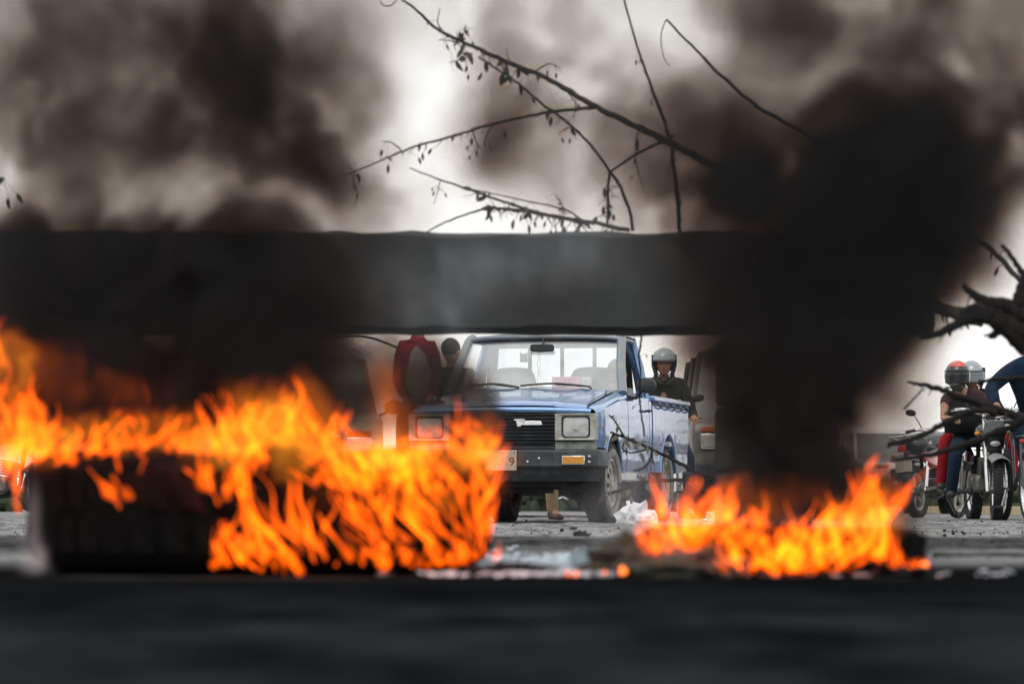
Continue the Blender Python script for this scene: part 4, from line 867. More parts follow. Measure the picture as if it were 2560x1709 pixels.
# ---------------------------------------------------------------- other vehicles
def outline_x(bm, side, w, fw=None, k=1):
    """side: (y, z) outline of the body; lofted across the width with tucked-in ends"""
    rings = []
    for x, sc_ in ((-w, .965), (-w * .97, .99), (-w * .85, 1), (w * .85, 1), (w * .97, .99), (w, .965)):
        cy_ = sum(p[0] for p in side) / len(side); cz_ = sum(p[1] for p in side) / len(side)
        rings.append([(x, cy_ + (y - cy_) * sc_, cz_ + (z - cz_) * sc_) for y, z in side])
    return loft(bm, rings)
def simple_car(name, loc, rz, label, paint, kind='car', L=4.2, W=.84, H=1.42, cat='car', tall=False, lampz=.68, bump=True, group=None, wr=.31):
    t = empty(name, loc, rz, label=label, cat=cat, group=group)
    bz = .30; hood_ = .92 if not tall else 1.08; hl = 1.05 if not tall else 1.0
    fr, rr_ = .80, L - .85
    def archp(c): return [(c + (wr + .06) * math.cos(R(a)), .30 + (wr + .06) * math.sin(R(a))) for a in range(180, -1, -20)][::1]
    low = [(.02, bz + .12), (.0, .55), (.02, hood_ - .16), (.10, hood_ - .05), (hl, hood_ + .02)]
    side = low + [(L - .05, hood_ + .05), (L, .6), (L - .03, bz + .08)] + archp(rr_)[::-1] + archp(fr)[::-1]
    side2 = [(.02, bz + .12), (0, .55), (.02, hood_ - .16), (.10, hood_ - .05), (hl, hood_ + .02), (L - .05, hood_ + .05), (L, .6), (L - .03, bz + .08)]
    for p in archp(rr_)[::-1]: side2.append(p)
    for p in archp(fr)[::-1]: side2.append(p)
    obj('body', outline_x(B(), side2, W), paint, t, bevel=.02)
    b = B(); box(b, (0, L / 2, .40), (W * 1.6, L * .9, .26)); obj('underbody', b, DARKIN, t)
    y0, y1 = (hl, hl + (.55 if not tall else .25)); y3 = L - (.25 if tall else .55); y2 = y3 - (.10 if tall else .45)
    def ring(z, f): return z
    b = B()
    rings = [[(-W * .93, y0, hood_), (W * .93, y0, hood_), (W * .93, y3, hood_ + .03), (-W * .93, y3, hood_ + .03)],
             [(-W * .80, y1, H - .06), (W * .80, y1, H - .06), (W * .80, y2, H - .06), (-W * .80, y2, H - .06)]]
    loft(b, rings, cap=False); obj('window_glass', b, DARKGLASS, t, smooth=False)
    b = B(); loft(b, [[(-W * .81, y1 - .02, H - .07), (W * .81, y1 - .02, H - .07), (W * .81, y2 + .02, H - .07), (-W * .81, y2 + .02, H - .07)], [(-W * .70, y1 + .1, H), (W * .70, y1 + .1, H), (W * .70, y2 - .1, H), (-W * .70, y2 - .1, H)]]); obj('roof', b, paint, t, bevel=.03)
    for s in (1, -1):
        for (ya, yb) in ((y0, y1), (y3, y2), ((y0 + y3) / 2 + .1, (y1 + y2) / 2 + .1)):
            b = B(); tube(b, [(s * W * .935, ya, hood_), (s * W * .805, yb, H - .06)], .03, 6); obj('pillar', b, paint, t)
        b = B(); box(b, (s * W * .72, -.005, lampz), (.25, .05, .17)); q = obj('headlamp', b, CHROME, t, bevel=.01)
        b = B(); box(b, (s * W * .72, -.025, lampz), (.21, .04, .13)); o = obj('headlamp_lens', b, LENS, q, bevel=.012)
        b = B(); box(b, (s * W * .72, -.004, lampz + .125), (.24, .04, .055)); obj('indicator', b, AMBER if not tall else ORANGE, t, bevel=.008)
        b = B(); tube(b, [(s * W, y0 + .25, hood_), (s * (W + .12), y0 + .2, hood_ + .06)], .012, 6); mm = obj('mirror_arm', b, PLASTIC, t)
        b = B(); sphere(b, (s * (W + .15), y0 + .2, hood_ + .09), (.10, .03, .075), 14, 8); obj('door_mirror', b, PLASTIC, mm)
        b = B(); box(b, (s * W * .85, L + .0, .75), (.16, .05, .16)); obj('tail_lamp', b, REDP, t, bevel=.01)
        for yw in (fr, rr_):
            wheel(t, (s * (W - .10), yw, wr), wr, .19, wr * .60, face=s, tread=30)
        b = B(); box(b, (s * (W + .0), (y0 + y3) / 2 - .3, hood_ - .12), (.02, .12, .025)); obj('door_handle', b, PLASTIC, t)
    b = B(); box(b, (0, .0, lampz), (W * 1.05, .03, .16)); gr_ = obj('grille', b, DARKIN, t)
    for k in range(5):
        b = B(); box(b, (0, -.02, lampz - .064 + k * .032), (W * 1.04, .02, .010)); obj('grille_bar', b, STEEL_BLK, gr_)
    b = B(); bz_ = .50; secs = [(-W * 1.02, .25), (-W * 1.0, .02), (-W * .92, -.07), (0, -.10), (W * .92, -.07), (W * 1.0, .02), (W * 1.02, .25)]
    loft(b, [[(x, y, bz_ + .09), (x * .99, y - .03, bz_ + .07), (x * .99, y - .03, bz_ - .09), (x, y, bz_ - .11), (x * .97, y + .06, bz_)] for x, y in secs]); bu = obj('bumper', b, STEEL_BLK, t)
    for s in (1, -1):
        b = B(); lathe(b, [(.0005, -.14), (.05, -.135), (.06, -.11), (.06, -.06)], 18, 'y', (s * W * .45, 0, bz_)); obj('fog_lamp', b, LENS, bu)
    return t
ORANGE = mat('orange_plastic', (.60, .13, .02), .3)
GREYP = mat('grey_green_paint', (.09, .095, .09), .4, coat=.6, dirt=(.22, .20, .17), dscale=5)
CREAM = mat('cream_paint', (.46, .38, .28), .4, coat=.4, dirt=(.25, .19, .14), dscale=4, dlo=.4, dhi=.7)
DKBLUE = mat('dark_blue_paint', (.02, .03, .06), .3, coat=.8)
WHITEP = mat('white_paint', (.72, .74, .76), .3, coat=.8, var=.05)
simple_car('off_road_car', (2.66, 38.6, 0), 0, 'grey-green off-road car with square headlamps and black bumper right of the blue pickup', GREYP, L=4.3, W=.77, H=1.86, tall=True, lampz=.82, wr=.37)
v = simple_car('van', (at(745, 1200, 37).x, 37.0, 0), R(4), 'dirty cream van with a wide windscreen behind the flames on the left', CREAM, L=4.4, W=.86, H=1.72, tall=True, lampz=.75, cat='van', wr=.33)
lit = bpy.data.materials.new('lit_amber'); lit.use_nodes = True; e_ = lit.node_tree.nodes['Principled BSDF']; e_.inputs['Base Color'].default_value = (.8, .4, .05, 1); e_.inputs['Emission Color'].default_value = (1, .45, .06, 1); e_.inputs['Emission Strength'].default_value = 6
q = at(832, 1070, 36.93)
b = B(); sphere(b, (q.x, q.y - .06, q.z), (.045, .03, .07), 14, 8); o = obj('turn_lamp', b, lit, None); o.parent = v; bpy.context.view_layer.update(); o.matrix_parent_inverse = v.matrix_world.inverted()
b = B(); tube(b, smoothpath([at(780, 842, 36), at(830, 846, 36), at(880, 840, 36), at(930, 845, 36), at(992, 868, 36)], 5), .012, 5); tag(obj('loose_wire', b, INK), 'thin dark wire strung above the cream van under the beam', 'wire')
simple_car('parked_car', (at(1385, 1290, 45).x, 45.0, 0), R(3), 'dark blue car of which only the wheels show under the pickup', DKBLUE, wr=.30)
simple_car('parked_car', (at(2290, 1270, 62).x, 62.0, 0), R(8), 'white car far behind the parked motorbike, yellow sticker on its rear', WHITEP, H=1.45)
q = at(2335, 1102, 61.5); b = B(); box(b, (q.x, q.y, q.z), (.115, .01, .125)); o = obj('yellow_sticker', b, mat('yellow', (.85, .60, .02), .5), None); pr = bpy.data.objects['parked_car.001']; bpy.context.view_layer.update(); o.parent = pr; o.matrix_parent_inverse = pr.matrix_world.inverted()
for (x, z, w, h) in ((-.03, .015, .018, .05), (.0, .025, .03, .018), (.0, -.005, .03, .016), (.03, .02, .014, .045), (0, -.045, .07, .014)):
    b = B(); box(b, (q.x + x, q.y - .008, q.z + z), (w, .006, h)); m_ = obj('sticker_mark', b, INK, None); m_.parent = o; bpy.context.view_layer.update(); m_.matrix_parent_inverse = o.matrix_world.inverted()

# ---------------------------------------------------------------- far edge of the road
GRASS = mat('grass', (.028, .042, .02), .9, var=.4, scale=3); EARTH = mat('sandy_verge', (.42, .33, .20), .9, var=.3, scale=4); FOL = mat('leaves_far', (.05, .08, .035), .8, var=.4, scale=2)
b = B(); box(b, (9.4, 60, .06), (3.2, 60, .12)); tag(obj('verge', b, EARTH), kind='structure')
b = B(); box(b, (14.2, 60, .09), (6, 60, .22)); tag(obj('grass_bank', b, GRASS), kind='structure')
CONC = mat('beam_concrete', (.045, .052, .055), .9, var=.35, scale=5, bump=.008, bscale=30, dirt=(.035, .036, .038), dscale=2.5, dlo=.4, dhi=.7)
b = B()
N = 60; rings = []
brg = random.Random(4)
for i in range(N + 1):
    x = -4.6 + 6.42 * i / N; j = lambda a=.005: brg.uniform(-a, a)
    zt = CAM_H + (HOR - (579 - (x + 2.2) * .0)) * 15.8 / FPX - .002 * (x) ; zb2 = CAM_H + (HOR - 827) * 15.8 / FPX
    j = (lambda a=.007: brg.uniform(-a, a))
    rings.append([(x, 15.8 + j(), zt - .02 + j()), (x, 15.83, zt + j()), (x, 16.2, zt + j()), (x, 16.23, zt - .02), (x, 16.23, zb2 + .02), (x, 16.2, zb2 + j()), (x, 15.83, zb2 + j(.007)), (x, 15.8 + j(), zb2 + .02 + j(.007))])
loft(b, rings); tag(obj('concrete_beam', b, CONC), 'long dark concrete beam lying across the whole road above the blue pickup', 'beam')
for s in (-1, 1):
    for k in range(3):
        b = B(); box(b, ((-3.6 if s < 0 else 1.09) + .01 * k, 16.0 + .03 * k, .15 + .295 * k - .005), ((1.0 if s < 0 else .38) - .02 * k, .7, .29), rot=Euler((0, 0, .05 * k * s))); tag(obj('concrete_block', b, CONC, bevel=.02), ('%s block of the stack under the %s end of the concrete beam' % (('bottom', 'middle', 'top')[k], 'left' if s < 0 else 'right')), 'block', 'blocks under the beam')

b = B(); hr = random.Random(9)
for k in range(900):
    x = hr.uniform(-16, 16); s_ = hr.uniform(.10, .24); z = hr.uniform(0, .55) * (.7 + .3 * math.sin(x * .9) * math.sin(x * .37 + 1))
    bmesh.ops.create_icosphere(b, subdivisions=1, radius=1, matrix=Matrix.Translation((x, 88 + hr.uniform(-.5, .5), z)) @ Euler((hr.random() * 3, hr.random() * 3, 0)).to_matrix().to_4x4() @ Matrix.Diagonal((s_ * 1.5, s_, s_ * .8, 1)))
tag(obj('hedge', b, GRASS, smooth=False), 'low dark green hedge across the far end of the road', 'hedge', kind='stuff')
# ---------------------------------------------------------------- fallen branches
BARK = mat('veiled_bark', (.075, .070, .064), .85, var=.4, scale=30, bump=.004, bscale=60, spec=.2)  # bark lightened: the pale smoke veil is put into its colour
DRYLEAF = mat('dry_leaf', (.085, .08, .065), .8, var=.3, scale=10)
GREENLEAF = mat('green_leaf', (.05, .09, .03), .7, var=.3, scale=10)
DARKBARK = mat('charred_bark', (.018, .016, .015), .9, var=.4, scale=30, bump=.003, bscale=60, spec=.1)
r5 = random.Random(55)
def z6(p): return (850 + p[0] * .447, p[1] * .447)
def z2(p): return (2160 + p[0] / 3.015, 820 + p[1] / 3.015)
def z8(p): return (1500 + p[0] * .1703, 1080 + p[1] * .1703)
def zR(p): return (2300 + p[0] * .1913, 600 + p[1] * .1913)
def leaf(parent, p, d, L, m=None, curl=.5):
    b = B(); d = Vector(d).normalized(); sd = d.cross(Vector((0, 1, 0)));
    if sd.length < .1: sd = Vector((1, 0, 0))
    sd = (sd.normalized() + Vector((0, r5.uniform(-.6, .6), 0))).normalized(); n = d.cross(sd)
    rows = []
    for i in range(5):
        t = i / 4; w = L * .20 * math.sin(math.pi * min(1, t * .9 + .08)) + .0004
        c = p + d * L * t + n * L * curl * t * t * .5
        rows.append([b.verts.new(c - sd * w + n * w * .4), b.verts.new(c), b.verts.new(c + sd * w + n * w * .4)])
    for a, c in zip(rows, rows[1:]):
        b.faces.new((a[0], a[1], c[1], c[0])); b.faces.new((a[1], a[2], c[2], c[1]))
    o = obj('leaf', b, m or DRYLEAF, parent); so = o.modifiers.new('s', 'SOLIDIFY'); so.thickness = L * .02; return o
def twig(b, p, d, L, r):
    pts = [p]; d = Vector(d).normalized()
    for i in range(4):
        d = (d + Vector((r5.uniform(-.5, .5), r5.uniform(-.3, .3), r5.uniform(-.55, .3)))).normalized(); pts.append(pts[-1] + d * L / 4)
    tube(b, smoothpath(pts, 2), [r * (1 - .7 * i / 8) for i in range(9)], 5); return pts
class Branch:
    def __init__(s, label, Y, parts_name='limb'):
        s.t = empty('fallen_branch', (0, Y, 0), label=label, cat='branch', group='branches of the fallen tree'); s.Y = Y
    def limb(s, pts, r0, r1, twigs=0, leaves=0, conv=None, name='limb', depth=0.0, tl=.07, clump=None, lm=None, m=None):
        P = [conv(p) if conv else p for p in pts]
        w = [at(u, v, s.Y + depth * i / max(1, len(P) - 1)) - Vector((0, s.Y, 0)) for i, (u, v) in enumerate(P)]
        c = smoothpath(w, 6); k = s.Y / FPX
        n = len(c); rad = [max(.0008, (r0 + (r1 - r0) * i / (n - 1)) * k * r5.uniform(.9, 1.12)) for i in range(n)]
        for i in range(1, n - 1): c[i] = c[i] + Vector((r5.uniform(-1, 1), 0, r5.uniform(-1, 1))) * min(rad[i] * .35, .0035)
        b = B(); tube(b, c, rad, 7); o = obj(name, b, m or (DARKBARK if s.Y < 15 or s.Y > 18 else BARK), s.t, smooth='full')
        b = B(); got = False
        for q in range(int(twigs * 1.8)):
            i = int(r5.uniform(*(clump or (.05, .95))) * (n - 1)); d = Vector((r5.uniform(-1, 1), r5.uniform(-.5, .5), r5.uniform(-1.2, .5)))
            pp = twig(b, c[i], d, tl * r5.uniform(.4, 1.3), max(.0012, rad[i] * .35)); got = True
            if leaves and r5.random() < .3: leaf(s.t, pp[-1], pp[-1] - pp[-2] + Vector((0, 0, -.02)), tl * r5.uniform(.4, .8), lm, r5.uniform(-1, 1))
        if got:
            tw = obj('twigs', b, BARK, o); tw['kind'] = 'stuff'
        else: b.free()
        for q in range(int(leaves * .7)):
            i = int(r5.uniform(*(clump or (.05, .95))) * (n - 1)); d = Vector((r5.uniform(-1, 1), r5.uniform(-.5, .5), r5.uniform(-1.2, .4)))
            leaf(s.t, c[i], d, tl * r5.uniform(.35, .8), lm, r5.uniform(-1, 1))
        return o
A = Branch('long bare branch rising to the upper left above the concrete beam', 17.0)
A.limb([(345, 0), (420, 50), (545, 165), (700, 240), (830, 300), (1000, 375), (1180, 450), (1400, 580), (1600, 680), (1830, 790), (2000, 880), (2200, 990)], 2.6, 10, 14, 8, z6, clump=(.22, .5), tl=.08)
A.limb([(1833, 442), (1930, 500), (2050, 580), (2180, 650), (2330, 760), (2460, 800)], 10, 18, 6, 2)
A.limb([(225, 5), (240, 28), (275, 34), (300, 20), (320, 0)], 1.5, 1.5, conv=z6)
A.limb([(775, 320), (900, 400), (1000, 470), (1140, 590), (1200, 630), (1300, 710), (1400, 810), (1510, 960), (1570, 1050), (1620, 1180), (1640, 1290)], 2.2, 4.5, 10, 5, z6, clump=(.02, .45), tl=.07)
A.limb([(1430, 600), (1200, 625), (1000, 660), (800, 710), (640, 760), (450, 810), (270, 880), (80, 960), (0, 980)], 4.5, 1.4, 16, 2, z6, tl=.06, clump=(.3, .95))
A.limb([(80, 965), (78, 1040), (100, 1080), (80, 1160)], 1.2, .8, 5, 2, z6, tl=.045)
A.limb([(1510, 960), (1600, 900), (1700, 840), (1800, 790)], 3, 4, 1, 0, z6)
A.limb([(1510, 960), (1500, 1050), (1500, 1150), (1495, 1270)], 4, 3, 16, 3, z6, tl=.07)
A.limb([(720, 200), (700, 175), (703, 140)], 2.2, 1.2, 5, 3, z6, tl=.04)
A.limb([(650, 240), (600, 225), (550, 225)], 1.6, 1, 2, 3, z6, tl=.05)
A.limb([(740, 300), (690, 330), (610, 350)], 2, 1, 4, 6, z6, tl=.07)
A.limb([(1660, 760), (1650, 850), (1670, 970), (1720, 1110)], 1.5, .8, 3, 1, z6, tl=.04)
for p0, p1, p2 in (((1120, 95), (1095, 60), (1100, 20)), ((1330, 185), (1370, 160), (1400, 170)), ((1420, 232), (1440, 262), (1432, 300)), ((1600, 322), (1590, 350), (1598, 385)), ((1010, 385), (985, 360), (955, 352)), ((1240, 305), (1215, 340), (1212, 370)), ((1180, 320), (1188, 350), (1200, 372)), ((1450, 330), (1420, 320), (1396, 335))):
    A.limb([p0, p1, p2], 2.0, .9, 4, 1, tl=.05, name='side_twig')
A2 = Branch('thin upright stem crossing the long bare branch', 17.3)
A2.limb([(1585, -20), (1640, 190), (1700, 370), (1770, 570), (1840, 760), (1870, 950), (1900, 1300)], 2.4, 5.5, 7, 3, z6, tl=.05)
A3 = Branch('thin branch with a drooping tip sloping down into the right smoke', 17.4)
A3.limb([(1825, 110), (1990, 280), (2150, 440), (2349, 610)], 2.4, 5, 3, 0, z6, tl=.05)
A3.limb([(1900, 273), (2030, 345), (2150, 430), (2330, 560), (2460, 610), (2530, 680), (2600, 760)], 5, 7, 8, 4, tl=.06)
A3.limb([(1825, 110), (1795, 200), (1810, 320), (1845, 370)], 1.6, .8, 0, 0, z6)
A4 = Branch('low leafy branch lying just above the top edge of the concrete beam', 16.6)
A4.limb([(390, 940), (560, 1005), (740, 1065), (950, 1140), (1200, 1210), (1400, 1240), (1620, 1290)], 1.3, 5.5, 14, 10, z6, clump=(.35, .95), tl=.07)
A4.limb([(740, 1060), (980, 1110), (1250, 1170), (1350, 1230)], 1.5, 2.5, 8, 4, z6, tl=.05)
A4.limb([(480, 1300), (620, 1230), (820, 1165), (900, 1165), (1150, 1200), (1400, 1250)], 1.6, 5, 16, 12, z6, clump=(.45, .95), tl=.07)
A4.limb([(560, 1005), (550, 1060), (525, 1140)], 1.3, .8, 3, 1, z6, tl=.035)
A4.limb([(1260, 1190), (1240, 1140), (1205, 1090)], 2, 1, 6, 3, z6, tl=.04)
C = Branch('upper of the dark branches in front of the motorbikes', 14.6)
C.limb([(330, 405), (400, 420), (500, 440), (650, 490), (850, 560), (1000, 610), (1206, 680), (1330, 740)], 3, 15, 3, 0, z2, tl=.05)
C.limb([(610, 450), (680, 440), (750, 430)], 2, 3, 4, 2, z2, tl=.03)
C.limb([(690, 545), (650, 610), (612, 655)], 2, 4, 0, 2, z2, tl=.03)
C.limb([(450, 450), (370, 540), (300, 610)], 2, 3, 0, 2, z2, tl=.03)
C2 = Branch('middle dark branch reaching from the smoke towards the motorbikes', 14.3)
C2.limb([(180, 880), (220, 870), (430, 810), (600, 720), (760, 640), (860, 620), (1000, 640)], 6, 10, 0, 0, z2)
C3 = Branch('lowest dark branch in front of the motorbikes', 14.0)
C3.limb([(200, 1000), (250, 990), (450, 960), (700, 900), (950, 810), (1100, 750), (1206, 690), (1350, 640)], 4, 13, 0, 0, z2)
C4 = Branch('thin dark branch crossing the man in the navy jacket', 14.9)
C4.limb([(860, 400), (1030, 385), (1206, 375), (1350, 370)], 5, 6, 0, 0, z2)
Rt = Branch('thick forked root end of the fallen tree at the right edge', 13.6)
Rt.limb([(1500, 1420), (1300, 1300), (1100, 1130), (900, 1000), (700, 1000), (450, 1120), (200, 1230), (0, 1290)], 32, 5, 4, 0, zR, name='root')
Rt.limb([(1500, 950), (1300, 980), (1150, 870), (980, 820), (800, 780), (680, 700), (560, 600)], 26, 7, 3, 0, zR, name='root')
Rt.limb([(1400, 1250), (1150, 1080), (900, 930), (700, 900), (550, 960)], 30, 8, 3, 0, zR, name='root')
Rt.limb([(1420, 450), (1340, 620), (1290, 800), (1250, 980), (1230, 1150)], 16, 22, 3, 0, zR, name='root')
Rt.limb([(1060, 1150), (960, 1240), (905, 1285)], 14, 4, 0, 0, zR, name='root')
Rt.limb([(1060, 60), (1180, 190), (1300, 370), (1400, 520)], 5, 9, 2, 0, zR, name='root')
Mi = Branch('charred branch across the door of the blue pickup and the off-road car', 26.5)
Mi.limb([(150, 0), (350, 70), (560, 160), (760, 250), (1000, 360), (1250, 500), (1450, 620), (1600, 660), (1950, 670), (2150, 675), (2600, 700)], 2.5, 7, 14, 8, z8, tl=.11)
Mi.limb([(160, 890), (330, 840), (600, 740), (900, 710), (1500, 690)], 4, 5, 14, 8, z8, tl=.12)
Mi.limb([(770, 260), (740, 400), (640, 520), (500, 560)], 4, 3, 6, 5, z8, tl=.08)
Mi.limb([(560, 160), (400, 120), (330, 230), (450, 300), (700, 250)], 2, 2, 6, 3, z8, tl=.07)
Mi.limb([(350, 70), (250, -120), (130, -260)], 2.5, 1.5, 6, 3, z8, tl=.08)
Vn = Branch('thin hanging vine in front of the helmeted rider', 19.0)
Vn.limb([(1604, 815), (1602, 860), (1597, 890), (1601, 930), (1599, 990), (1604, 1040), (1612, 1090)], 2.4, 2.2, 5, 1, tl=.04)
Lf = Branch('small sprig of green leaves at the left edge above the beam', 16.8)
Lf.limb([(-60, 470), (-20, 455), (15, 450)], 3, 1.5, 8, 14, tl=.09, lm=GREENLEAF)

# ---------------------------------------------------------------- rubbish, ash and stones
def crumple(name, c, s, m, label, cat, seed, **k):
    rr = random.Random(seed); b = B(); bmesh.ops.create_icosphere(b, subdivisions=3, radius=1)
    for v in b.verts:
        n = 1 + .35 * math.sin(v.co.x * 5 + seed) * math.sin(v.co.y * 7 + seed * 2) + .2 * math.sin(v.co.z * 13 + seed) + rr.uniform(-.10, .10)
        v.co = Vector((v.co.x * s[0] * n, v.co.y * s[1] * n, max(-.3, v.co.z) * s[2] * n))
    o = obj(name, b, m, None, smooth=False, loc=(c[0], c[1], s[2] * .3)); tag(o, label, cat, **k); return o
BAG = mat('white_plastic_bag', (.70, .71, .73), .5, var=.1, scale=12)
crumple('plastic_bag', (at(1592, 1290, 27.5).x, 27.5), (.13, .14, .12), BAG, 'crumpled white plastic bag beside the front wheel of the blue pickup', 'bag', 3)
crumple('paper_scrap', (at(1800, 1280, 30).x, 30.0), (.13, .12, .05), BAG, 'flat heap of white paper on the road left of the smoke column', 'paper', 5)
crumple('paper_scrap', (at(1840, 1290, 27).x, 27.0), (.14, .12, .05), BAG, 'small torn white paper nearer the right fire', 'paper', 8)
b = B(); lathe(b, [(.0005, 0), (.03, 0), (.03, .04), (.0005, .04)], 16, 'z'); q = at(1786, 1292, 26.5); tag(obj('bottle_cap', b, mat('turquoise', (.05, .35, .45), .4), loc=(q.x, 26.5, .001)), 'turquoise bottle top lying on the white papers', 'cap')
crumple('stone', (at(1434, 1325, 21.5).x, 21.5), (.022, .022, .018), CHAR, 'small round black stone in front of the pickup wheel, the upper one', 'stone', 11)
crumple('stone', (at(1452, 1341, 17.5).x, 17.5), (.034, .03, .022), CHAR, 'larger dark stone on the road nearer the camera', 'stone', 12)
# crumbs and cinders on the road
b = B(); rr = random.Random(77)
for k in range(1500):
    y = 12 + 22 * rr.random() ** 1.1; x = rr.uniform(-.16, .16) * y
    s = rr.uniform(.002, .007) * (1 + (rr.random() < .05) * 1.3)
    m_ = Matrix.Translation((x, y, s * .3)) @ Euler((rr.random() * 3, rr.random() * 3, rr.random() * 3)).to_matrix().to_4x4() @ Matrix.Diagonal((s * rr.uniform(.8, 1.8), s, s * rr.uniform(.5, 1), 1))
    bmesh.ops.create_icosphere(b, subdivisions=1, radius=1, matrix=m_)
tag(obj('cinders', b, CHAR, smooth=False), 'black cinders and crumbs scattered over the road', 'cinders', kind='stuff')
# pale ash in front of the fires
b = B()
for k in range(2600):
    g_ = rr.random()
    if g_ < .85: u = rr.gauss(1400, 130); y = 7.75 + abs(rr.gauss(.6, 1.1))
    else: u = rr.gauss(1800, 300); y = 7.75 + abs(rr.gauss(0, .2))
    x = (u - 1280) * y / FPX; s = rr.uniform(.003, .013)
    m_ = Matrix.Translation((x, y, s * .25)) @ Euler((rr.uniform(-.4, .4), rr.uniform(-.4, .4), rr.random() * 3)).to_matrix().to_4x4() @ Matrix.Diagonal((s * 1.6, s * 1.3, s * .4, 1))
    bmesh.ops.create_icosphere(b, subdivisions=1, radius=1, matrix=m_)
tag(obj('ash', b, mat('pale_ash', (.55, .62, .70), .95, var=.3, scale=30), smooth=False), 'pale blue-grey ash strewn between the two fires', 'ash', kind='stuff')
# burnt rubbish beside the right fire
BURN = mat('burnt_cardboard', (.05, .055, .04), .9, var=.5, scale=14, dirt=(.015, .015, .015), dscale=8)
for i, (u, v, sx, sz, lab) in enumerate(((1560, 1425, .085, .055, 'leftmost lump of burnt greenish rubbish beside the right fire'), (1640, 1428, .075, .062, 'lump of burnt rubbish under the small pinkish flames'), (1730, 1430, .10, .042, 'burnt rubbish between the small flames and the smaller tyre'),
                                    (1500, 1400, .045, .028, 'small charred lump at the edge of the pale ash'), (2260, 1432, .07, .018, 'flat charred lump at the right end of the right fire'), (1270, 1425, .09, .02, 'flat black lump of melted rubber right of the large tyre'))):
    Y = CAM_H * FPX / (v - HOR + 12)
    crumple('burnt_rubbish', ((u - 1280) * Y / FPX, Y), (sx, sx * .8, sz), BURN if i < 3 else CHAR, lab, 'rubbish', 20 + i)
crumple('burnt_bottle', (at(1465, 1400, 8.6).x, 8.6), (.035, .03, .035), mat('milky_plastic', (.35, .50, .58), .4), 'pale blue half-melted bottle in the ash left of the burnt rubbish', 'bottle', 31)
EMB = bpy.data.materials.new('ember'); EMB.use_nodes = True; e_ = EMB.node_tree.nodes['Principled BSDF']; e_.inputs['Base Color'].default_value = (.1, .02, .01, 1); e_.inputs['Emission Color'].default_value = (1, .18, .03, 1); e_.inputs['Emission Strength'].default_value = 3
for i, (u, v, s, lab) in enumerate(((1557, 1425, .009, 'brightest glowing ember left of the burnt rubbish'), (1512, 1430, .004, 'small glowing ember in the middle of the pale ash'), (1440, 1434, .005, 'leftmost glowing ember on the pale ash'), (1420, 1435, .004, 'tiny glowing ember on the pale ash nearest the large tyre'), (2312, 1412, .009, 'glowing ember at the right end of the right fire'))):
    b = B(); bmesh.ops.create_icosphere(b, subdivisions=2, radius=s); q = at(u, v, 7.7); 
    for v_ in b.verts: v_.co *= 1 + .2 * math.sin(v_.co.x * 900 + i)
    tag(obj('ember', b, EMB, loc=(q.x, 7.7, max(.006, q.z))), lab, 'ember')
for (pts, Y, lab) in ((((2180, 1352), (2260, 1368), (2330, 1385), (2400, 1398)), 11.2, 'charred twig on the road nearest the right fire'), (((2330, 1392), (2400, 1396), (2480, 1392), (2570, 1398)), 10.2, 'longest charred twig on the road in front of the motorbikes')):
    Tw = Branch(lab, Y); Tw.t['group'] = 'charred twigs on the road'
    Tw.limb([(u, HOR + (CAM_H - .012) * FPX / Y + (v - pts[0][1]) * .25) for u, v in pts], 4, 3, 8, 0, tl=.05)
# ---------------------------------------------------------------- burning tyres
def burning_tyre(name, c, Ro, W, Rb, label, squash=1.0, lugs=44):
    t = empty(name, (c[0], c[1], 0), label=label, cat='tyre')
    bm = lathe(B(), [(r, o * squash + W * squash / 2) for r, o in tyre_profile(Ro, W, Rb)], 72, 'z')
    bmesh.ops.remove_doubles(bm, verts=bm.verts, dist=1e-5)
    for v in bm.verts:
        n = math.sin(v.co.x * 17) * math.sin(v.co.y * 13 + 1) * .012
        v.co.z = max(0, v.co.z * (1 + n * 4)); v.co.x *= 1 + n; v.co.y *= 1 + n
    obj('carcass', bm, RUB, t, smooth='full')
    me = None
    for k in range(lugs):
        a = 2 * math.pi * k / lugs
        if me is None:
            b = B(); box(b, (0, 0, 0), (.007, Ro * 2 * math.pi / lugs * .7, W * squash * .30)); bmesh.ops.recalc_face_normals(b, faces=b.faces)
            me = bpy.data.meshes.new('tread_block'); b.to_mesh(me); b.free(); me.materials.append(RUB)
        for s in (-1, 1):
            o = bpy.data.objects.new('tread_block', me); COL.objects.link(o); o.parent = t
            aa = a + (0.5 if s > 0 else 0) * 2 * math.pi / lugs
            o.location = (math.cos(aa) * (Ro + .001), math.sin(aa) * (Ro + .001), W * squash * (.5 + s * .17)); o.rotation_euler = (0, 0, aa)
    return t
TA = at(650, 1440, 8.24); TB = at(1955, 1440, 8.02)
burning_tyre('burning_tyre', (TA.x, 8.24), .515, .27, .29, 'large charred truck tyre lying flat on the road at the left, wrapped in flames')
burning_tyre('burning_tyre', (TB.x, 8.02), .31, .17, .19, 'smaller charred car tyre lying flat in the fire on the right', squash=.62, lugs=34)

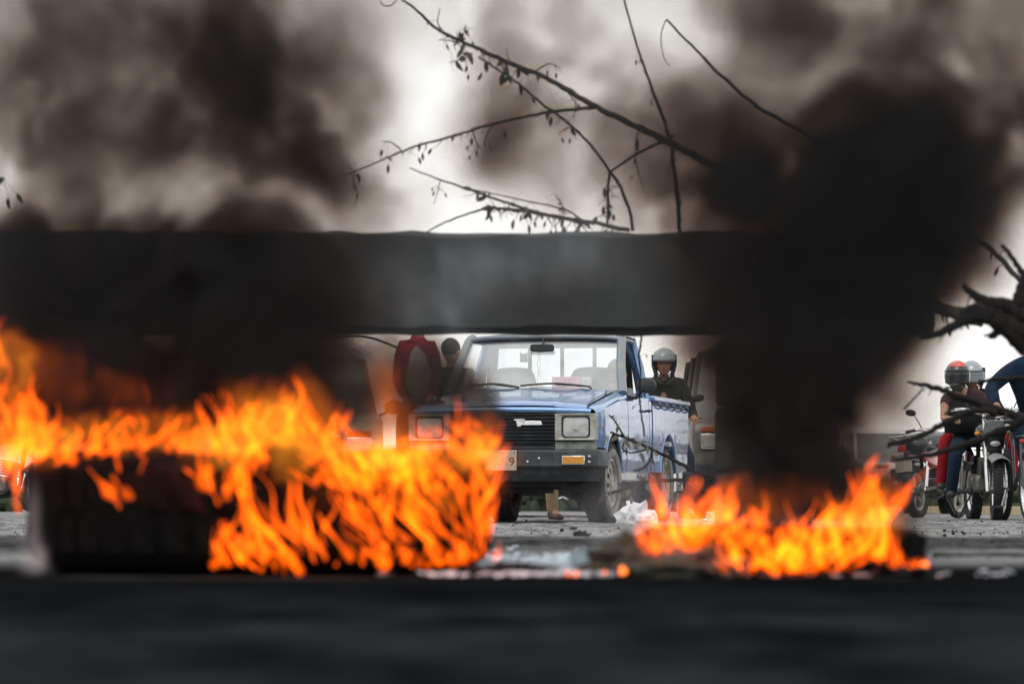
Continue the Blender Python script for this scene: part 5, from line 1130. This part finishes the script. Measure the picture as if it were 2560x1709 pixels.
def flame_mat(name, strength, c0, c1):
    m = bpy.data.materials.new(name); m.use_nodes = True; t = m.node_tree; t.nodes.clear()
    out = t.nodes.new('ShaderNodeOutputMaterial'); tr = t.nodes.new('ShaderNodeBsdfTransparent'); em = t.nodes.new('ShaderNodeEmission'); ad = t.nodes.new('ShaderNodeAddShader')
    a = t.nodes.new('ShaderNodeAttribute'); a.attribute_name = 'heat'
    cr = t.nodes.new('ShaderNodeValToRGB'); e = cr.color_ramp.elements
    e[0].position = 0; e[0].color = (.95, .10, .002, 1); e[1].position = 1; e[1].color = (*c1, 1); e2 = e.new(.35); e2.color = (*c0, 1)
    lw = t.nodes.new('ShaderNodeLayerWeight'); lw.inputs[0].default_value = .5     # a ray crosses more glowing gas in the middle of a tongue
    sb = t.nodes.new('ShaderNodeMath'); sb.operation = 'SUBTRACT'; sb.inputs[0].default_value = 1
    pw = t.nodes.new('ShaderNodeMath'); pw.operation = 'POWER'; pw.inputs[1].default_value = 1.5
    m1 = t.nodes.new('ShaderNodeMath'); m1.operation = 'MULTIPLY'; m2 = t.nodes.new('ShaderNodeMath'); m2.operation = 'MULTIPLY'; m2.inputs[1].default_value = strength
    L = t.links.new
    L(lw.outputs['Facing'], sb.inputs[1]); L(sb.outputs[0], pw.inputs[0]); L(pw.outputs[0], m1.inputs[0]); L(a.outputs['Alpha'], m1.inputs[1]); L(m1.outputs[0], m2.inputs[0])
    L(a.outputs['Vector'], cr.inputs['Fac']) if False else None
    sp = t.nodes.new('ShaderNodeSeparateColor'); L(a.outputs['Color'], sp.inputs[0]); L(sp.outputs[0], cr.inputs['Fac'])
    L(cr.outputs['Color'], em.inputs['Color']); L(m2.outputs[0], em.inputs['Strength'])
    L(tr.outputs[0], ad.inputs[0]); L(em.outputs[0], ad.inputs[1]); L(ad.outputs[0], out.inputs['Surface'])
    return m
FLAME = flame_mat('flame', .95, (1.0, .185, .004), (1.0, .62, .17))
FLAME.cycles.emission_sampling = 'NONE'

class Fire:
    def __init__(s): s.v = []; s.f = []; s.c = []
    def stroke(s, pts, rad, heat, inten, n=7):
        base = len(s.v); m = len(pts)
        up = Vector((0, 1, 0))
        for i, p in enumerate(pts):
            a = pts[max(i - 1, 0)]; b = pts[min(i + 1, m - 1)]; t = (b - a)
            t = t.normalized() if t.length > 1e-9 else Vector((0, 0, 1))
            x = t.cross(up); x = x.normalized() if x.length > 1e-3 else Vector((1, 0, 0)); y = x.cross(t)
            for k in range(n):
                an = 2 * math.pi * k / n
                s.v.append(p + (x * math.cos(an) + y * math.sin(an)) * rad[i]); s.c.append((heat[i], heat[i], heat[i], inten[i]))
        for i in range(m - 1):
            for k in range(n):
                s.f.append((base + i * n + k, base + i * n + (k + 1) % n, base + (i + 1) * n + (k + 1) % n, base + (i + 1) * n + k))
        s.f.append(tuple(base + k for k in range(n))[::-1]); s.f.append(tuple(base + (m - 1) * n + k for k in range(n)))
    def build(s, name, **tags):
        me = bpy.data.meshes.new(name); me.from_pydata(s.v, [], s.f); me.update()
        ca = me.color_attributes.new('heat', 'FLOAT_COLOR', 'POINT'); ca.data.foreach_set('color', np.array(s.c, dtype=np.float32).ravel())
        me.materials.append(FLAME); me.polygons.foreach_set('use_smooth', [True] * len(me.polygons))
        o = bpy.data.objects.new(name, me); COL.objects.link(o); return tag(o, **tags)
def flow(u, v, seed):
    """sideways drift of the rising gas at photo position (u, v)"""
    return (math.sin(v * .021 + u * .006 + seed) * .45 + math.sin(v * .047 - u * .013 + seed * 2.3) * .38 + math.sin(u * .031 + v * .011 + seed * .7) * .3)
frng = random.Random(21)
def tongue(F, u, v, Y, length, r, lean, heat, inten, curl=1.0, tip=.25):
    """one tongue: starts at photo position (u, v) at distance Y and rises length px"""
    n = max(6, int(length / 10)); pts = []; rad = []; hh = []; ii = []; sd = frng.random() * 6.3 * .6; bulge = frng.uniform(.0, .75); fq = frng.uniform(4, 11)
    st = length / n; uu, vv = u, v
    for i in range(n + 1):
        t = i / n
        pts.append(at(uu, vv, Y + .04 * math.sin(sd + t * 3)))
        prof = (math.sin(math.pi * min(1, t * 1.0 + .18)) ** .7 if t < .82 else math.sin(math.pi * min(.999, t + .18 * (1 - t) / .18)) ** .7)
        prof = max(.10, min(1, .5 + t * 3) * (1 - t) ** .5) * (1 + .5 * math.sin(t * fq + sd * 5)) * (1 - .45 * bulge + bulge * math.exp(-((t - bulge * .6) / .16) ** 2))
        rad.append(max(.0012, r * prof * Y / FPX)); hh.append(max(0, min(1, heat * (1 - .75 * t)))); ii.append(inten * (1 - .55 * t))
        dx = lean + flow(uu, vv, sd) * curl
        l = math.hypot(dx, 1); uu += dx / l * st; vv -= st / l
    F.stroke(pts, rad, hh, ii)
def bed(F, regs, Y0, Y1):
    for (cu, cv, ru, rv, cnt, ln, r, lean, heat, inten, *cl) in regs:
        for i in range(int(cnt * 1.0)):
            a = frng.random() * 6.283; q = math.sqrt(frng.random())
            u = cu + ru * q * math.cos(a); v = cv + rv * q * math.sin(a)
            k = frng.uniform(.45, 1.35)
            tongue(F, u, v, frng.uniform(Y0, Y1), ln * k, r * frng.uniform(.35, 1.15), lean + frng.uniform(-.25, .25), heat * frng.uniform(.3, 1.3), inten * frng.uniform(.22, 1.5) * (1.7 if heat > .85 else 1.15 if heat >= .5 else .85), *(cl or [1.0]))
# columns: centre u, v, radius u, v, how many, length px, radius px, lean (- = left), heat, intensity, curl
FA = Fire()
bed(FA, [(420, 1130, 130, 22, 22, 80, 10, .1, .3, .4, 1.8), (330, 1060, 120, 40, 12, 60, 10, .1, .15, .3, 1.8),
 (110, 1150, 110, 14, 16, 60, 15, .1, 1.3, 4.0, 1.7), (30, 1090, 40, 50, 10, 90, 12, .1, 1.0, 1.2, 1.6),
   # tall fire at the frame's left edge
 (10, 1130, 70, 60, 28, 130, 14, .05, .9, .7, 1.4), (0, 950, 40, 70, 8, 110, 18, .0, .25, .3), (60, 1110, 60, 60, 20, 110, 12, .1, .9, .7, 1.5),
 (130, 1145, 130, 22, 36, 80, 12, .1, 1.0, .75, 1.5), (260, 1130, 160, 30, 16, 90, 12, .05, .4, .4, 1.5), (420, 1120, 150, 30, 14, 90, 11, .1, .25, .3, 1.6),
 (0, 1180, 30, 25, 6, 60, 10, .2, .3, .4), (50, 1240, 8, 60, 5, 110, 9, .0, .3, .35), (255, 1220, 60, 50, 4, 100, 13, -.6, .4, .4), (330, 1230, 60, 50, 4, 90, 12, -.5, .4, .35)], 7.75, 8.3)
for (u, v, ln, r, lean) in ((300, 1270, 130, 15, -.62), (325, 1262, 90, 12, -.5), (345, 1210, 70, 12, .35), (330, 1245, 120, 10, -.45)):
    tongue(FA, u, v, 7.76, ln, r, lean, .35, .8, .3)
FB = Fire()
bed(FB, [(1000, 1300, 220, 110, 22, 34, 15, -.3, 1.3, 4.0, 1.8), (640, 1380, 120, 50, 9, 36, 15, -.3, 1.3, 4.0, 1.8), (980, 1200, 200, 30, 22, 40, 14, -1.0, 1.3, 4.0, 1.6), (700, 1060, 130, 60, 14, 40, 10, .1, .9, .7, 1.8),
   # the wide fire over the right two thirds of the truck tyre
 (680, 1130, 150, 50, 26, 150, 13, -.1, .15, .3, 1.4), (640, 1090, 100, 50, 8, 80, 12, .1, .12, .22, 1.6), (790, 1080, 50, 40, 6, 80, 10, .5, .1, .22),
 (560, 1200, 70, 80, 16, 130, 14, .2, .25, .35, 1.3), (1000, 1150, 190, 35, 40, 80, 12, -.1, .3, .35, 1.4), (1190, 1120, 50, 60, 18, 80, 11, -.05, .25, .3, 1.4),
 (990, 1210, 210, 35, 40, 100, 12, -.8, .9, .6, 1.3), (900, 1180, 90, 22, 18, 70, 12, -1.1, 1.0, .8, 1.3), (960, 1190, 110, 14, 12, 40, 15, -1.6, 1.0, 1.0),
 (610, 1400, 100, 35, 22, 90, 10, -.5, .6, .6, 1.8), (700, 1390, 120, 50, 18, 170, 8, -.55, .5, .6, 1.1),
 (860, 1360, 120, 60, 13, 170, 7, -.6, .4, .5, 1.1), (1000, 1330, 130, 80, 22, 150, 7, -.5, .6, .55, 1.1), (1120, 1300, 100, 80, 24, 130, 7, -.4, .7, .6, 1.1),
 (1205, 1300, 28, 110, 12, 140, 9, .2, .8, .6), (1120, 1400, 130, 14, 18, 45, 13, -.2, .6, .5), (960, 1415, 130, 12, 14, 40, 12, .0, .5, .4)], 7.57, 7.74)
for (u, v, ln, r, lean) in ((752, 1435, 250, 17, -.62), (738, 1425, 170, 15, -.8), (935, 1345, 190, 12, -.45), (815, 1400, 240, 17, -.42), (1190, 1370, 220, 12, .25), (1228, 1250, 150, 11, .1),
                            (1170, 1390, 150, 16, -.6), (1080, 1370, 190, 15, -.5), (620, 1340, 190, 15, -.3), (590, 1400, 120, 20, .1), (880, 1400, 150, 12, -.5), (1225, 1180, 60, 16, .0)):
    tongue(FB, u, v, 7.64, ln, r, lean, .8, .95, .7)
FC = Fire()
bed(FC, [(1990, 1370, 190, 40, 24, 36, 15, .1, 1.3, 4.0, 1.8),
 (1960, 1425, 170, 12, 24, 60, 15, .2, 1.3, 3.4, 1.8), (1950, 1400, 120, 20, 12, 90, 12, .1, 1.0, 1.3, 1.5), (2130, 1400, 70, 16, 8, 80, 11, .2, 1.0, 1.2, 1.5),
   # the fire on the smaller tyre
 (1960, 1415, 160, 18, 46, 90, 14, .15, 1.0, .9, 1.6), (1800, 1345, 110, 40, 22, 90, 12, .5, .6, .5, 1.6), (2080, 1395, 110, 34, 38, 130, 12, .3, .9, .6, 1.5),
 (2170, 1340, 60, 70, 24, 140, 11, .15, .7, .6, 1.3), (1860, 1345, 110, 40, 14, 55, 13, .1, .35, .3, 1.6), (2190, 1260, 30, 60, 10, 70, 11, .05, .3, .4),
 (2050, 1350, 100, 30, 12, 80, 12, .6, .4, .4, 1.5), (2215, 1400, 40, 16, 14, 50, 10, .0, .8, .55), (2270, 1415, 40, 6, 9, 22, 8, .1, .6, .5),
 (1760, 1300, 60, 40, 22, 80, 14, .3, .5, .4), (1700, 1370, 50, 12, 12, 50, 12, .5, .6, .5)], 7.57, 7.72)
FD = Fire()
bed(FD, [(1655, 1380, 40, 14, 10, 50, 12, .0, 1.0, 2.2, 1.5),
 (1655, 1370, 50, 30, 34, 85, 13, .0, .7, .5), (1700, 1350, 40, 25, 14, 60, 12, .2, .4, .4), (1660, 1290, 12, 20, 8, 90, 10, .0, .1, .25), (1720, 1310, 20, 20, 6, 50, 12, .0, .1, .25)], 7.66, 7.8)
FA.build('flames', label='orange flames rising at the left edge above the large burning tyre', cat='fire', kind='stuff')
FB.build('flames', label='broad sheet of orange flames licking over the large burning tyre', cat='fire', kind='stuff')
FC.build('flames', label='bright yellow flames on the smaller tyre under the right smoke column', cat='fire', kind='stuff')
FD.build('flames', label='small pinkish flames on the rubbish beside the right fire', cat='fire', kind='stuff')
# ---------------------------------------------------------------- smoke and flames
_perm = np.random.RandomState(11).rand(64, 64, 64).astype(np.float32)
def vnoise(x, y, z, seed=0):
    x = x + seed * 7.13; y = y + seed * 3.77; z = z + seed * 5.91
    xi = np.floor(x); yi = np.floor(y); zi = np.floor(z)
    fx = x - xi; fy = y - yi; fz = z - zi
    fx = fx * fx * (3 - 2 * fx); fy = fy * fy * (3 - 2 * fy); fz = fz * fz * (3 - 2 * fz)
    xi = xi.astype(np.int32) & 63; yi = yi.astype(np.int32) & 63; zi = zi.astype(np.int32) & 63
    x1 = (xi + 1) & 63; y1 = (yi + 1) & 63; z1 = (zi + 1) & 63
    P = _perm
    a = P[xi, yi, zi] * (1 - fx) + P[x1, yi, zi] * fx
    b = P[xi, y1, zi] * (1 - fx) + P[x1, y1, zi] * fx
    c = P[xi, yi, z1] * (1 - fx) + P[x1, yi, z1] * fx
    d = P[xi, y1, z1] * (1 - fx) + P[x1, y1, z1] * fx
    return (a * (1 - fy) + b * fy) * (1 - fz) + (c * (1 - fy) + d * fy) * fz
def fbm(x, y, z, oct=4, seed=0):
    s = 0; a = .5; t = 0
    for i in range(oct):
        s = s + a * vnoise(x, y, z, seed + i * 1.7); t += a
        x = x * 2.03; y = y * 2.03; z = z * 2.03; a *= .5
    return s / t

def volume_object(name, lo, hi, res, dens, material, **tags):
    """a fog volume whose density is the array dens[ix, iy, iz] (Volume Cube node reading a lattice of values)"""
    nx, ny, nz_ = res
    me = bpy.data.meshes.new(name + '_lattice'); me.vertices.add(nx * ny * nz_)
    gx, gy, gz = np.meshgrid(np.linspace(lo[0], hi[0], nx), np.linspace(lo[1], hi[1], ny), np.linspace(lo[2], hi[2], nz_), indexing='ij')
    co = np.stack([gx.ravel(), gy.ravel(), gz.ravel()], 1).astype(np.float32)
    me.vertices.foreach_set('co', co.ravel())
    at_ = me.attributes.new('dens', 'FLOAT', 'POINT'); at_.data.foreach_set('value', dens.astype(np.float32).ravel())
    o = bpy.data.objects.new(name, me); COL.objects.link(o); me.materials.append(material)
    ng = bpy.data.node_groups.new(name + '_nodes', 'GeometryNodeTree')
    ng.interface.new_socket('Geometry', in_out='INPUT', socket_type='NodeSocketGeometry')
    ng.interface.new_socket('Geometry', in_out='OUTPUT', socket_type='NodeSocketGeometry')
    N = ng.nodes.new; L = ng.links.new
    gi = N('NodeGroupInput'); go = N('NodeGroupOutput')
    pos = N('GeometryNodeInputPosition')
    sub = N('ShaderNodeVectorMath'); sub.operation = 'SUBTRACT'; sub.inputs[1].default_value = lo
    mul = N('ShaderNodeVectorMath'); mul.operation = 'MULTIPLY'
    mul.inputs[1].default_value = [(n - 1) / (h - l) for n, h, l in zip(res, hi, lo)]
    L(pos.outputs[0], sub.inputs[0]); L(sub.outputs[0], mul.inputs[0])
    rnd = N('ShaderNodeVectorMath'); rnd.operation = 'ADD'; rnd.inputs[1].default_value = (.5, .5, .5)
    flo = N('ShaderNodeVectorMath'); flo.operation = 'FLOOR'
    L(mul.outputs[0], rnd.inputs[0]); L(rnd.outputs[0], flo.inputs[0])
    dot = N('ShaderNodeVectorMath'); dot.operation = 'DOT_PRODUCT'; dot.inputs[1].default_value = (ny * nz_, nz_, 1)
    L(flo.outputs[0], dot.inputs[0])
    f2i = N('FunctionNodeFloatToInt'); L(dot.outputs['Value'], f2i.inputs[0])
    na = N('GeometryNodeInputNamedAttribute'); na.data_type = 'FLOAT'; na.inputs[0].default_value = 'dens'
    si = N('GeometryNodeSampleIndex'); si.data_type = 'FLOAT'; si.clamp = True
    L(gi.outputs[0], si.inputs['Geometry']); L(na.outputs[0], si.inputs['Value']); L(f2i.outputs[0], si.inputs['Index'])
    vc = N('GeometryNodeVolumeCube')
    L(si.outputs[0], vc.inputs['Density'])
    vc.inputs['Min'].default_value = lo; vc.inputs['Max'].default_value = hi
    vc.inputs['Resolution X'].default_value = nx; vc.inputs['Resolution Y'].default_value = ny; vc.inputs['Resolution Z'].default_value = nz_
    sm = N('GeometryNodeSetMaterial'); sm.inputs['Material'].default_value = material
    L(vc.outputs[0], sm.inputs[0]); L(sm.outputs[0], go.inputs[0])
    md = o.modifiers.new('volume', 'NODES'); md.node_group = ng
    return tag(o, **tags)

def smoke_mat(name, absorb, scatter, k=1.0, step=1.0):
    m = bpy.data.materials.new(name); m.use_nodes = True; t = m.node_tree; t.nodes.clear()
    out = t.nodes.new('ShaderNodeOutputMaterial')
    at_ = t.nodes.new('ShaderNodeAttribute'); at_.attribute_name = 'density'
    a = t.nodes.new('ShaderNodeVolumeAbsorption'); s = t.nodes.new('ShaderNodeVolumeScatter'); ad = t.nodes.new('ShaderNodeAddShader')
    ms = t.nodes.new('ShaderNodeMath'); ms.operation = 'MULTIPLY'; ms.inputs[1].default_value = k
    t.links.new(at_.outputs['Fac'], ms.inputs[0])
    # Absorption coefficient = density * (1 - colour); Scatter = density * colour
    a.inputs['Color'].default_value = (*[1 - c for c in absorb], 1); s.inputs['Color'].default_value = (*scatter, 1)
    s.inputs['Anisotropy'].default_value = 0.2
    t.links.new(ms.outputs[0], a.inputs['Density']); t.links.new(ms.outputs[0], s.inputs['Density'])
    t.links.new(a.outputs[0], ad.inputs[0]); t.links.new(s.outputs[0], ad.inputs[1]); t.links.new(ad.outputs[0], out.inputs['Volume'])
    m.cycles.volume_step_rate = step
    return m

SY = 8.35                      # distance of the middle of the near smoke
# thick places of the smoke: (photo x, photo y, radius x, radius y, optical depth)
PUFFS = [
 # left column: black over the tyre, thinning and browner upwards
 (330, 1090, 330, 70, 4.5), (120, 1040, 130, 70, 2.5), (680, 1020, 170, 120, 3.6), (420, 930, 330, 120, 6.0), (120, 880, 170, 120, 3.2), (450, 760, 300, 130, 7.0), (560, 640, 260, 90, 4.0), (160, 680, 220, 110, 4.5), (330, 560, 190, 70, 3.6), (560, 560, 120, 60, 1.8),
 (640, 330, 170, 150, 2.0), (600, 90, 230, 130, 2.4), (330, 60, 170, 90, 1.4), (180, 220, 210, 120, 1.8), (400, 300, 80, 120, 1.3), (830, 300, 110, 130, 1.3), (830, 470, 130, 110, 1.3),
 (60, 540, 110, 60, 1.6), (250, 380, 330, 140, .8), (340, 220, 540, 320, 1.25), (0, 250, 120, 250, .8), (750, 130, 120, 140, 1.1), (700, 420, 230, 160, .9), (900, 560, 80, 60, .5), (740, 880, 70, 120, 1.8),
 (900, 980, 150, 120, 1.3), (1080, 1020, 130, 60, 2.1), (1020, 920, 100, 90, 1.9), (1120, 930, 50, 60, .7), (840, 900, 110, 70, .8),
 # thin brown smoke in the middle
 (1340, 140, 140, 120, 1.1), (1310, 350, 120, 120, 1.15), (1500, 330, 180, 130, 1.2), (1600, 470, 130, 100, 1.1), (1450, 60, 130, 60, .7), (1640, 230, 140, 130, .8), (1480, 150, 120, 90, .5), (1250, 230, 70, 100, .5),
 # right column
 (1740, 530, 130, 110, 2.2), (1850, 380, 120, 120, 1.3), (2020, 560, 260, 160, 3.6), (2010, 740, 250, 140, 5.5), (2000, 920, 180, 140, 6.5), (2000, 1080, 170, 110, 5.5), (2150, 900, 120, 160, 4.6), (2130, 1090, 100, 120, 4.4), (2170, 1200, 70, 70, 3.0), (1850, 1240, 70, 50, 1.6), (1990, 1210, 190, 75, 4.2), (1990, 1290, 230, 45, 3.0),
 (2110, 350, 230, 160, 2.2), (2330, 430, 170, 190, 2.8), (2080, 120, 190, 130, .9), (2360, 120, 160, 120, 1.9), (1900, 60, 130, 60, .3), (2340, 620, 120, 80, 2.0), (2250, 240, 400, 320, 1.7), (1950, 430, 260, 150, 1.4), (2420, 520, 150, 160, 1.5),
 (2260, 770, 90, 70, 1.6), (2440, 590, 130, 110, 1.3), (2520, 330, 90, 100, 1.3), (2190, 1000, 60, 90, 1.6), (1840, 870, 60, 110, 1.3),
 (1270, 690, 300, 80, .30), (1050, 730, 200, 70, .35), (1480, 640, 150, 70, .3),
]
lo = (-1.95, 7.85, 0.02); hi = (1.95, 8.85, 1.95); res = (250, 48, 124)
gx, gy, gz = np.meshgrid(np.linspace(lo[0], hi[0], res[0]), np.linspace(lo[1], hi[1], res[1]), np.linspace(lo[2], hi[2], res[2]), indexing='ij')
gx = gx.astype(np.float32); gy = gy.astype(np.float32); gz = gz.astype(np.float32)
# billows: the smoke is carried along a rolling warp before the puffs are laid in
def warp(x, y, z, s, f, seed):
    return (x + s * (fbm(x * f, y * f, z * f, 3, seed) - .5) * 2, z + s * (fbm(x * f, y * f, z * f, 3, seed + 20) - .5) * 2)
ly = gy * .35                      # billows run on in depth, so that their curls show from the front
wx, wz = warp(gx, ly, gz, .15, 3.2, 3)
wx, wz = warp(wx, ly, wz, .055, 9.0, 9)
wx, wz = warp(wx, ly, wz, .018, 22.0, 13)
k_ = SY / FPX
D = np.zeros_like(gx)
for (u, v, ru, rv, tau) in PUFFS:
    cx = (u - 1280) * k_; cz = CAM_H + (HOR - v) * k_; rx = ru * k_ * 1.05; rz = rv * k_ * 1.05
    q = ((wx - cx) / rx) ** 2 + ((wz - cz) / rz) ** 2
    D += tau * np.exp(-q ** 1.3 * .8)
# beyond the picture the two plumes rise and spread on
top = np.clip((wz - 1.25) / .25, 0, 1)
D += top * 2.0 * np.exp(-((wx + .75) / .6) ** 2) + top * 2.6 * np.exp(-((wx - .9) / .6) ** 2)
side = np.clip((np.abs(wx) - 1.2) / .2, 0, 1) * np.clip((wz - .85) / .3, 0, 1)
D += side * 1.6
n1 = fbm(wx * 6.0, ly * 6.0, wz * 6.0, 5, 30)
n2 = fbm(wx * 17, gy * 8, wz * 17, 4, 40)
bil = 1 - np.abs(2 * fbm(wx * 8, ly * 8, wz * 8, 3, 90) - 1)
tex = np.clip((n1 * .50 + n2 * .34 + (1 - bil) * .22 - .30) / .22, 0.10, 1.7)
edge = np.exp(-((gy - SY) / .34) ** 4)
for a_, l_, h_, w_ in ((gx, lo[0], hi[0], .15), (gz, lo[2], hi[2], .12)):
    edge *= np.clip((a_ - l_) / w_, 0, 1) * np.clip((h_ - a_) / w_, 0, 1)
dens = D * tex * edge / .62 * 1.5
dens = np.maximum(0, dens - .06)
SMOKE = smoke_mat('black_tyre_smoke', (.785, .875, .955), (.060, .072, .084), 1.0)
volume_object('smoke', lo, hi, res, dens, SMOKE, label='black billowing smoke rising from the two burning tyres', cat='smoke', kind='stuff')

# thin pale smoke: a wisp at the left end of the big tyre and a blue-grey veil beside the right fire
def wisp(name, lo, hi, res, puffs, Yc, label, k=1.0):
    gx, gy, gz = np.meshgrid(np.linspace(lo[0], hi[0], res[0]), np.linspace(lo[1], hi[1], res[1]), np.linspace(lo[2], hi[2], res[2]), indexing='ij')
    wx, wz = warp(gx, gy, gz, .05, 8.0, 61); D = np.zeros_like(gx); kk = Yc / FPX
    for (u, v, ru, rv, tau) in puffs:
        D += tau * np.exp(-((wx - (u - 1280) * kk) / (ru * kk)) ** 2 - ((wz - CAM_H - (HOR - v) * kk) / (rv * kk)) ** 2)
    t_ = np.clip((fbm(wx * 14, gy * 14, wz * 9, 4, 70) - .38) / .2, 0, 1.5)
    e = np.clip(1 - np.abs(gy - Yc) / ((hi[1] - lo[1]) / 2), 0, 1)
    for a_, l_, h_, w_ in ((gx, lo[0], hi[0], .04), (gz, lo[2], hi[2], .03)): e = e * np.clip((a_ - l_) / w_, 0, 1) * np.clip((h_ - a_) / w_, 0, 1)
    volume_object(name, lo, hi, res, np.maximum(0, D * t_ * e * k / ((hi[1] - lo[1]) / 2) - .02), PALE, label=label, cat='smoke', kind='stuff')
PALE = smoke_mat('pale_smoke', (.10, .09, .08), (.60, .66, .74))
wisp('pale_smoke', (-1.16, 7.52, .0), (-.82, 7.68, .36), (60, 16, 64), [(62, 1400, 22, 45, 1.3), (70, 1300, 12, 80, .4), (85, 1432, 35, 10, .7)], 7.6, 'pale smoke wisp rising at the left end of the large tyre')
wisp('pale_smoke', (.02, 7.9, .0), (.62, 8.2, .42), (90, 20, 64), [(1620, 1240, 90, 90, .45), (1500, 1290, 90, 60, .35), (1590, 1400, 60, 30, .3), (1700, 1240, 50, 80, .3), (1400, 1400, 130, 25, .4)], 8.05, 'thin blue-grey smoke drifting over the rubbish between the two fires')
wisp('pale_smoke', (-1.1, 12.6, .55), (1.0, 13.4, 1.35), (110, 24, 50), [(1250, 680, 220, 60, .34), (1050, 760, 180, 60, .30), (1480, 630, 150, 60, .22), (1130, 900, 80, 90, .22), (1350, 560, 300, 50, .10)], 13.0, 'thin grey smoke drifting past the middle of the concrete beam')

# the rolling upper part of the flames: burning gas with real depth
def fire_cloud_mat(name, k, col, absorb=.6):
    m = bpy.data.materials.new(name); m.use_nodes = True; t = m.node_tree; t.nodes.clear(); L = t.links.new
    out = t.nodes.new('ShaderNodeOutputMaterial'); a = t.nodes.new('ShaderNodeAttribute'); a.attribute_name = 'density'
    em = t.nodes.new('ShaderNodeEmission'); ab = t.nodes.new('ShaderNodeVolumeAbsorption'); ad = t.nodes.new('ShaderNodeAddShader'); mu = t.nodes.new('ShaderNodeMath'); mu.operation = 'MULTIPLY'; mu.inputs[1].default_value = k
    mp = t.nodes.new('ShaderNodeMapRange'); mp.inputs[1].default_value = 0; mp.inputs[2].default_value = 1.0
    mi = t.nodes.new('ShaderNodeMix'); mi.data_type = 'RGBA'; mi.inputs[6].default_value = (1, .13, .005, 1); mi.inputs[7].default_value = (*col, 1)
    L(a.outputs['Fac'], mp.inputs[0]); L(mp.outputs[0], mi.inputs[0]); L(mi.outputs[2], em.inputs['Color'])
    L(a.outputs['Fac'], mu.inputs[0]); L(mu.outputs[0], em.inputs['Strength']); ab.inputs['Color'].default_value = (.55, .5, .45, 1)
    ma = t.nodes.new('ShaderNodeMath'); ma.operation = 'MULTIPLY'; ma.inputs[1].default_value = k * absorb; L(a.outputs['Fac'], ma.inputs[0]); L(ma.outputs[0], ab.inputs['Density'])
    L(em.outputs[0], ad.inputs[0]); L(ab.outputs[0], ad.inputs[1]); L(ad.outputs[0], out.inputs['Volume']); return m
FCM = fire_cloud_mat('burning_gas', 8.0, (1.0, .34, .02), .9)
def fire_cloud(lo, hi, res, puffs, Yc, label, seed):
    gx, gy, gz = np.meshgrid(np.linspace(lo[0], hi[0], res[0]), np.linspace(lo[1], hi[1], res[1]), np.linspace(lo[2], hi[2], res[2]), indexing='ij')
    wx, wz = warp(gx, gy, gz, .055, 9.0, seed); wx, wz = warp(wx, gy, wz, .02, 26.0, seed + 5); kk = Yc / FPX; D = np.zeros_like(gx)
    for (u, v, ru, rv, tau) in puffs:
        D += tau * np.exp(-(((wx - (u - 1280) * kk) / (ru * kk)) ** 2 + ((wz - CAM_H - (HOR - v) * kk) / (rv * kk)) ** 2) ** 1.5)
    rid = 1 - np.abs(2 * fbm(wx * 15, gy * 15, wz * 10, 3, seed + 30) - 1)          # ridged: bright sheets between darker gaps
    body = fbm(wx * 9, gy * 9, wz * 7, 4, seed + 50)
    t_ = np.clip((rid - .78) / .17, 0, 1) ** 1.3 * 1.3 + np.clip((body - .50) / .2, 0, 1) * .5
    e = np.clip(1 - (np.abs(gy - Yc) / ((hi[1] - lo[1]) / 2)) ** 2, 0, 1)
    for a_, l_, h_, w_ in ((gx, lo[0], hi[0], .03), (gz, lo[2], hi[2], .03)): e = e * np.clip((a_ - l_) / w_, 0, 1) * np.clip((h_ - a_) / w_, 0, 1)
    volume_object('flames', lo, hi, res, np.maximum(0, np.clip(D, 0, 1.6) * t_ * e - .03), FCM, label=label, cat='fire', kind='stuff')
fire_cloud((-1.22, 7.66, .12), (.06, 7.92, .78), (230, 36, 130), [
 (690, 1115, 145, 85, .85), (620, 1040, 80, 60, .6), (760, 1020, 60, 60, .4), (560, 1150, 70, 60, .5), (680, 1180, 150, 50, .6), (1180, 1100, 55, 70, .8), (1200, 1180, 50, 80, .6), (1050, 1150, 180, 50, .8), (900, 1130, 140, 50, .7),
 (970, 1040, 60, 55, .32), (965, 950, 35, 55, .24), (1120, 1250, 120, 60, .25), (900, 1250, 150, 60, .25), (690, 1370, 170, 60, .55), (1050, 1320, 160, 90, .34), (400, 1095, 190, 45, .6), (560, 1290, 70, 70, .3), (850, 1360, 90, 60, .3),
 (15, 870, 50, 60, .8), (10, 980, 50, 80, .6), (100, 1100, 110, 45, .8), (280, 1120, 120, 34, .5), (440, 1125, 120, 30, .38), (450, 1220, 120, 60, .16), (250, 980, 170, 50, .12), (130, 900, 90, 60, .10)],
 7.79, 'rolling orange upper flames of the large burning tyre', 11)
fire_cloud((.28, 7.66, .02), (1.02, 7.92, .50), (130, 36, 90), [
 (1960, 1375, 150, 40, .8), (1800, 1320, 90, 35, .6), (2130, 1310, 70, 60, .8), (2195, 1250, 32, 70, .7), (1850, 1260, 110, 40, .30), (1960, 1230, 140, 40, .13), (1660, 1360, 50, 40, .7), (1660, 1270, 14, 50, .3), (1830, 1205, 30, 30, .3)],
 7.79, 'rolling orange upper flames of the smaller burning tyre', 43)
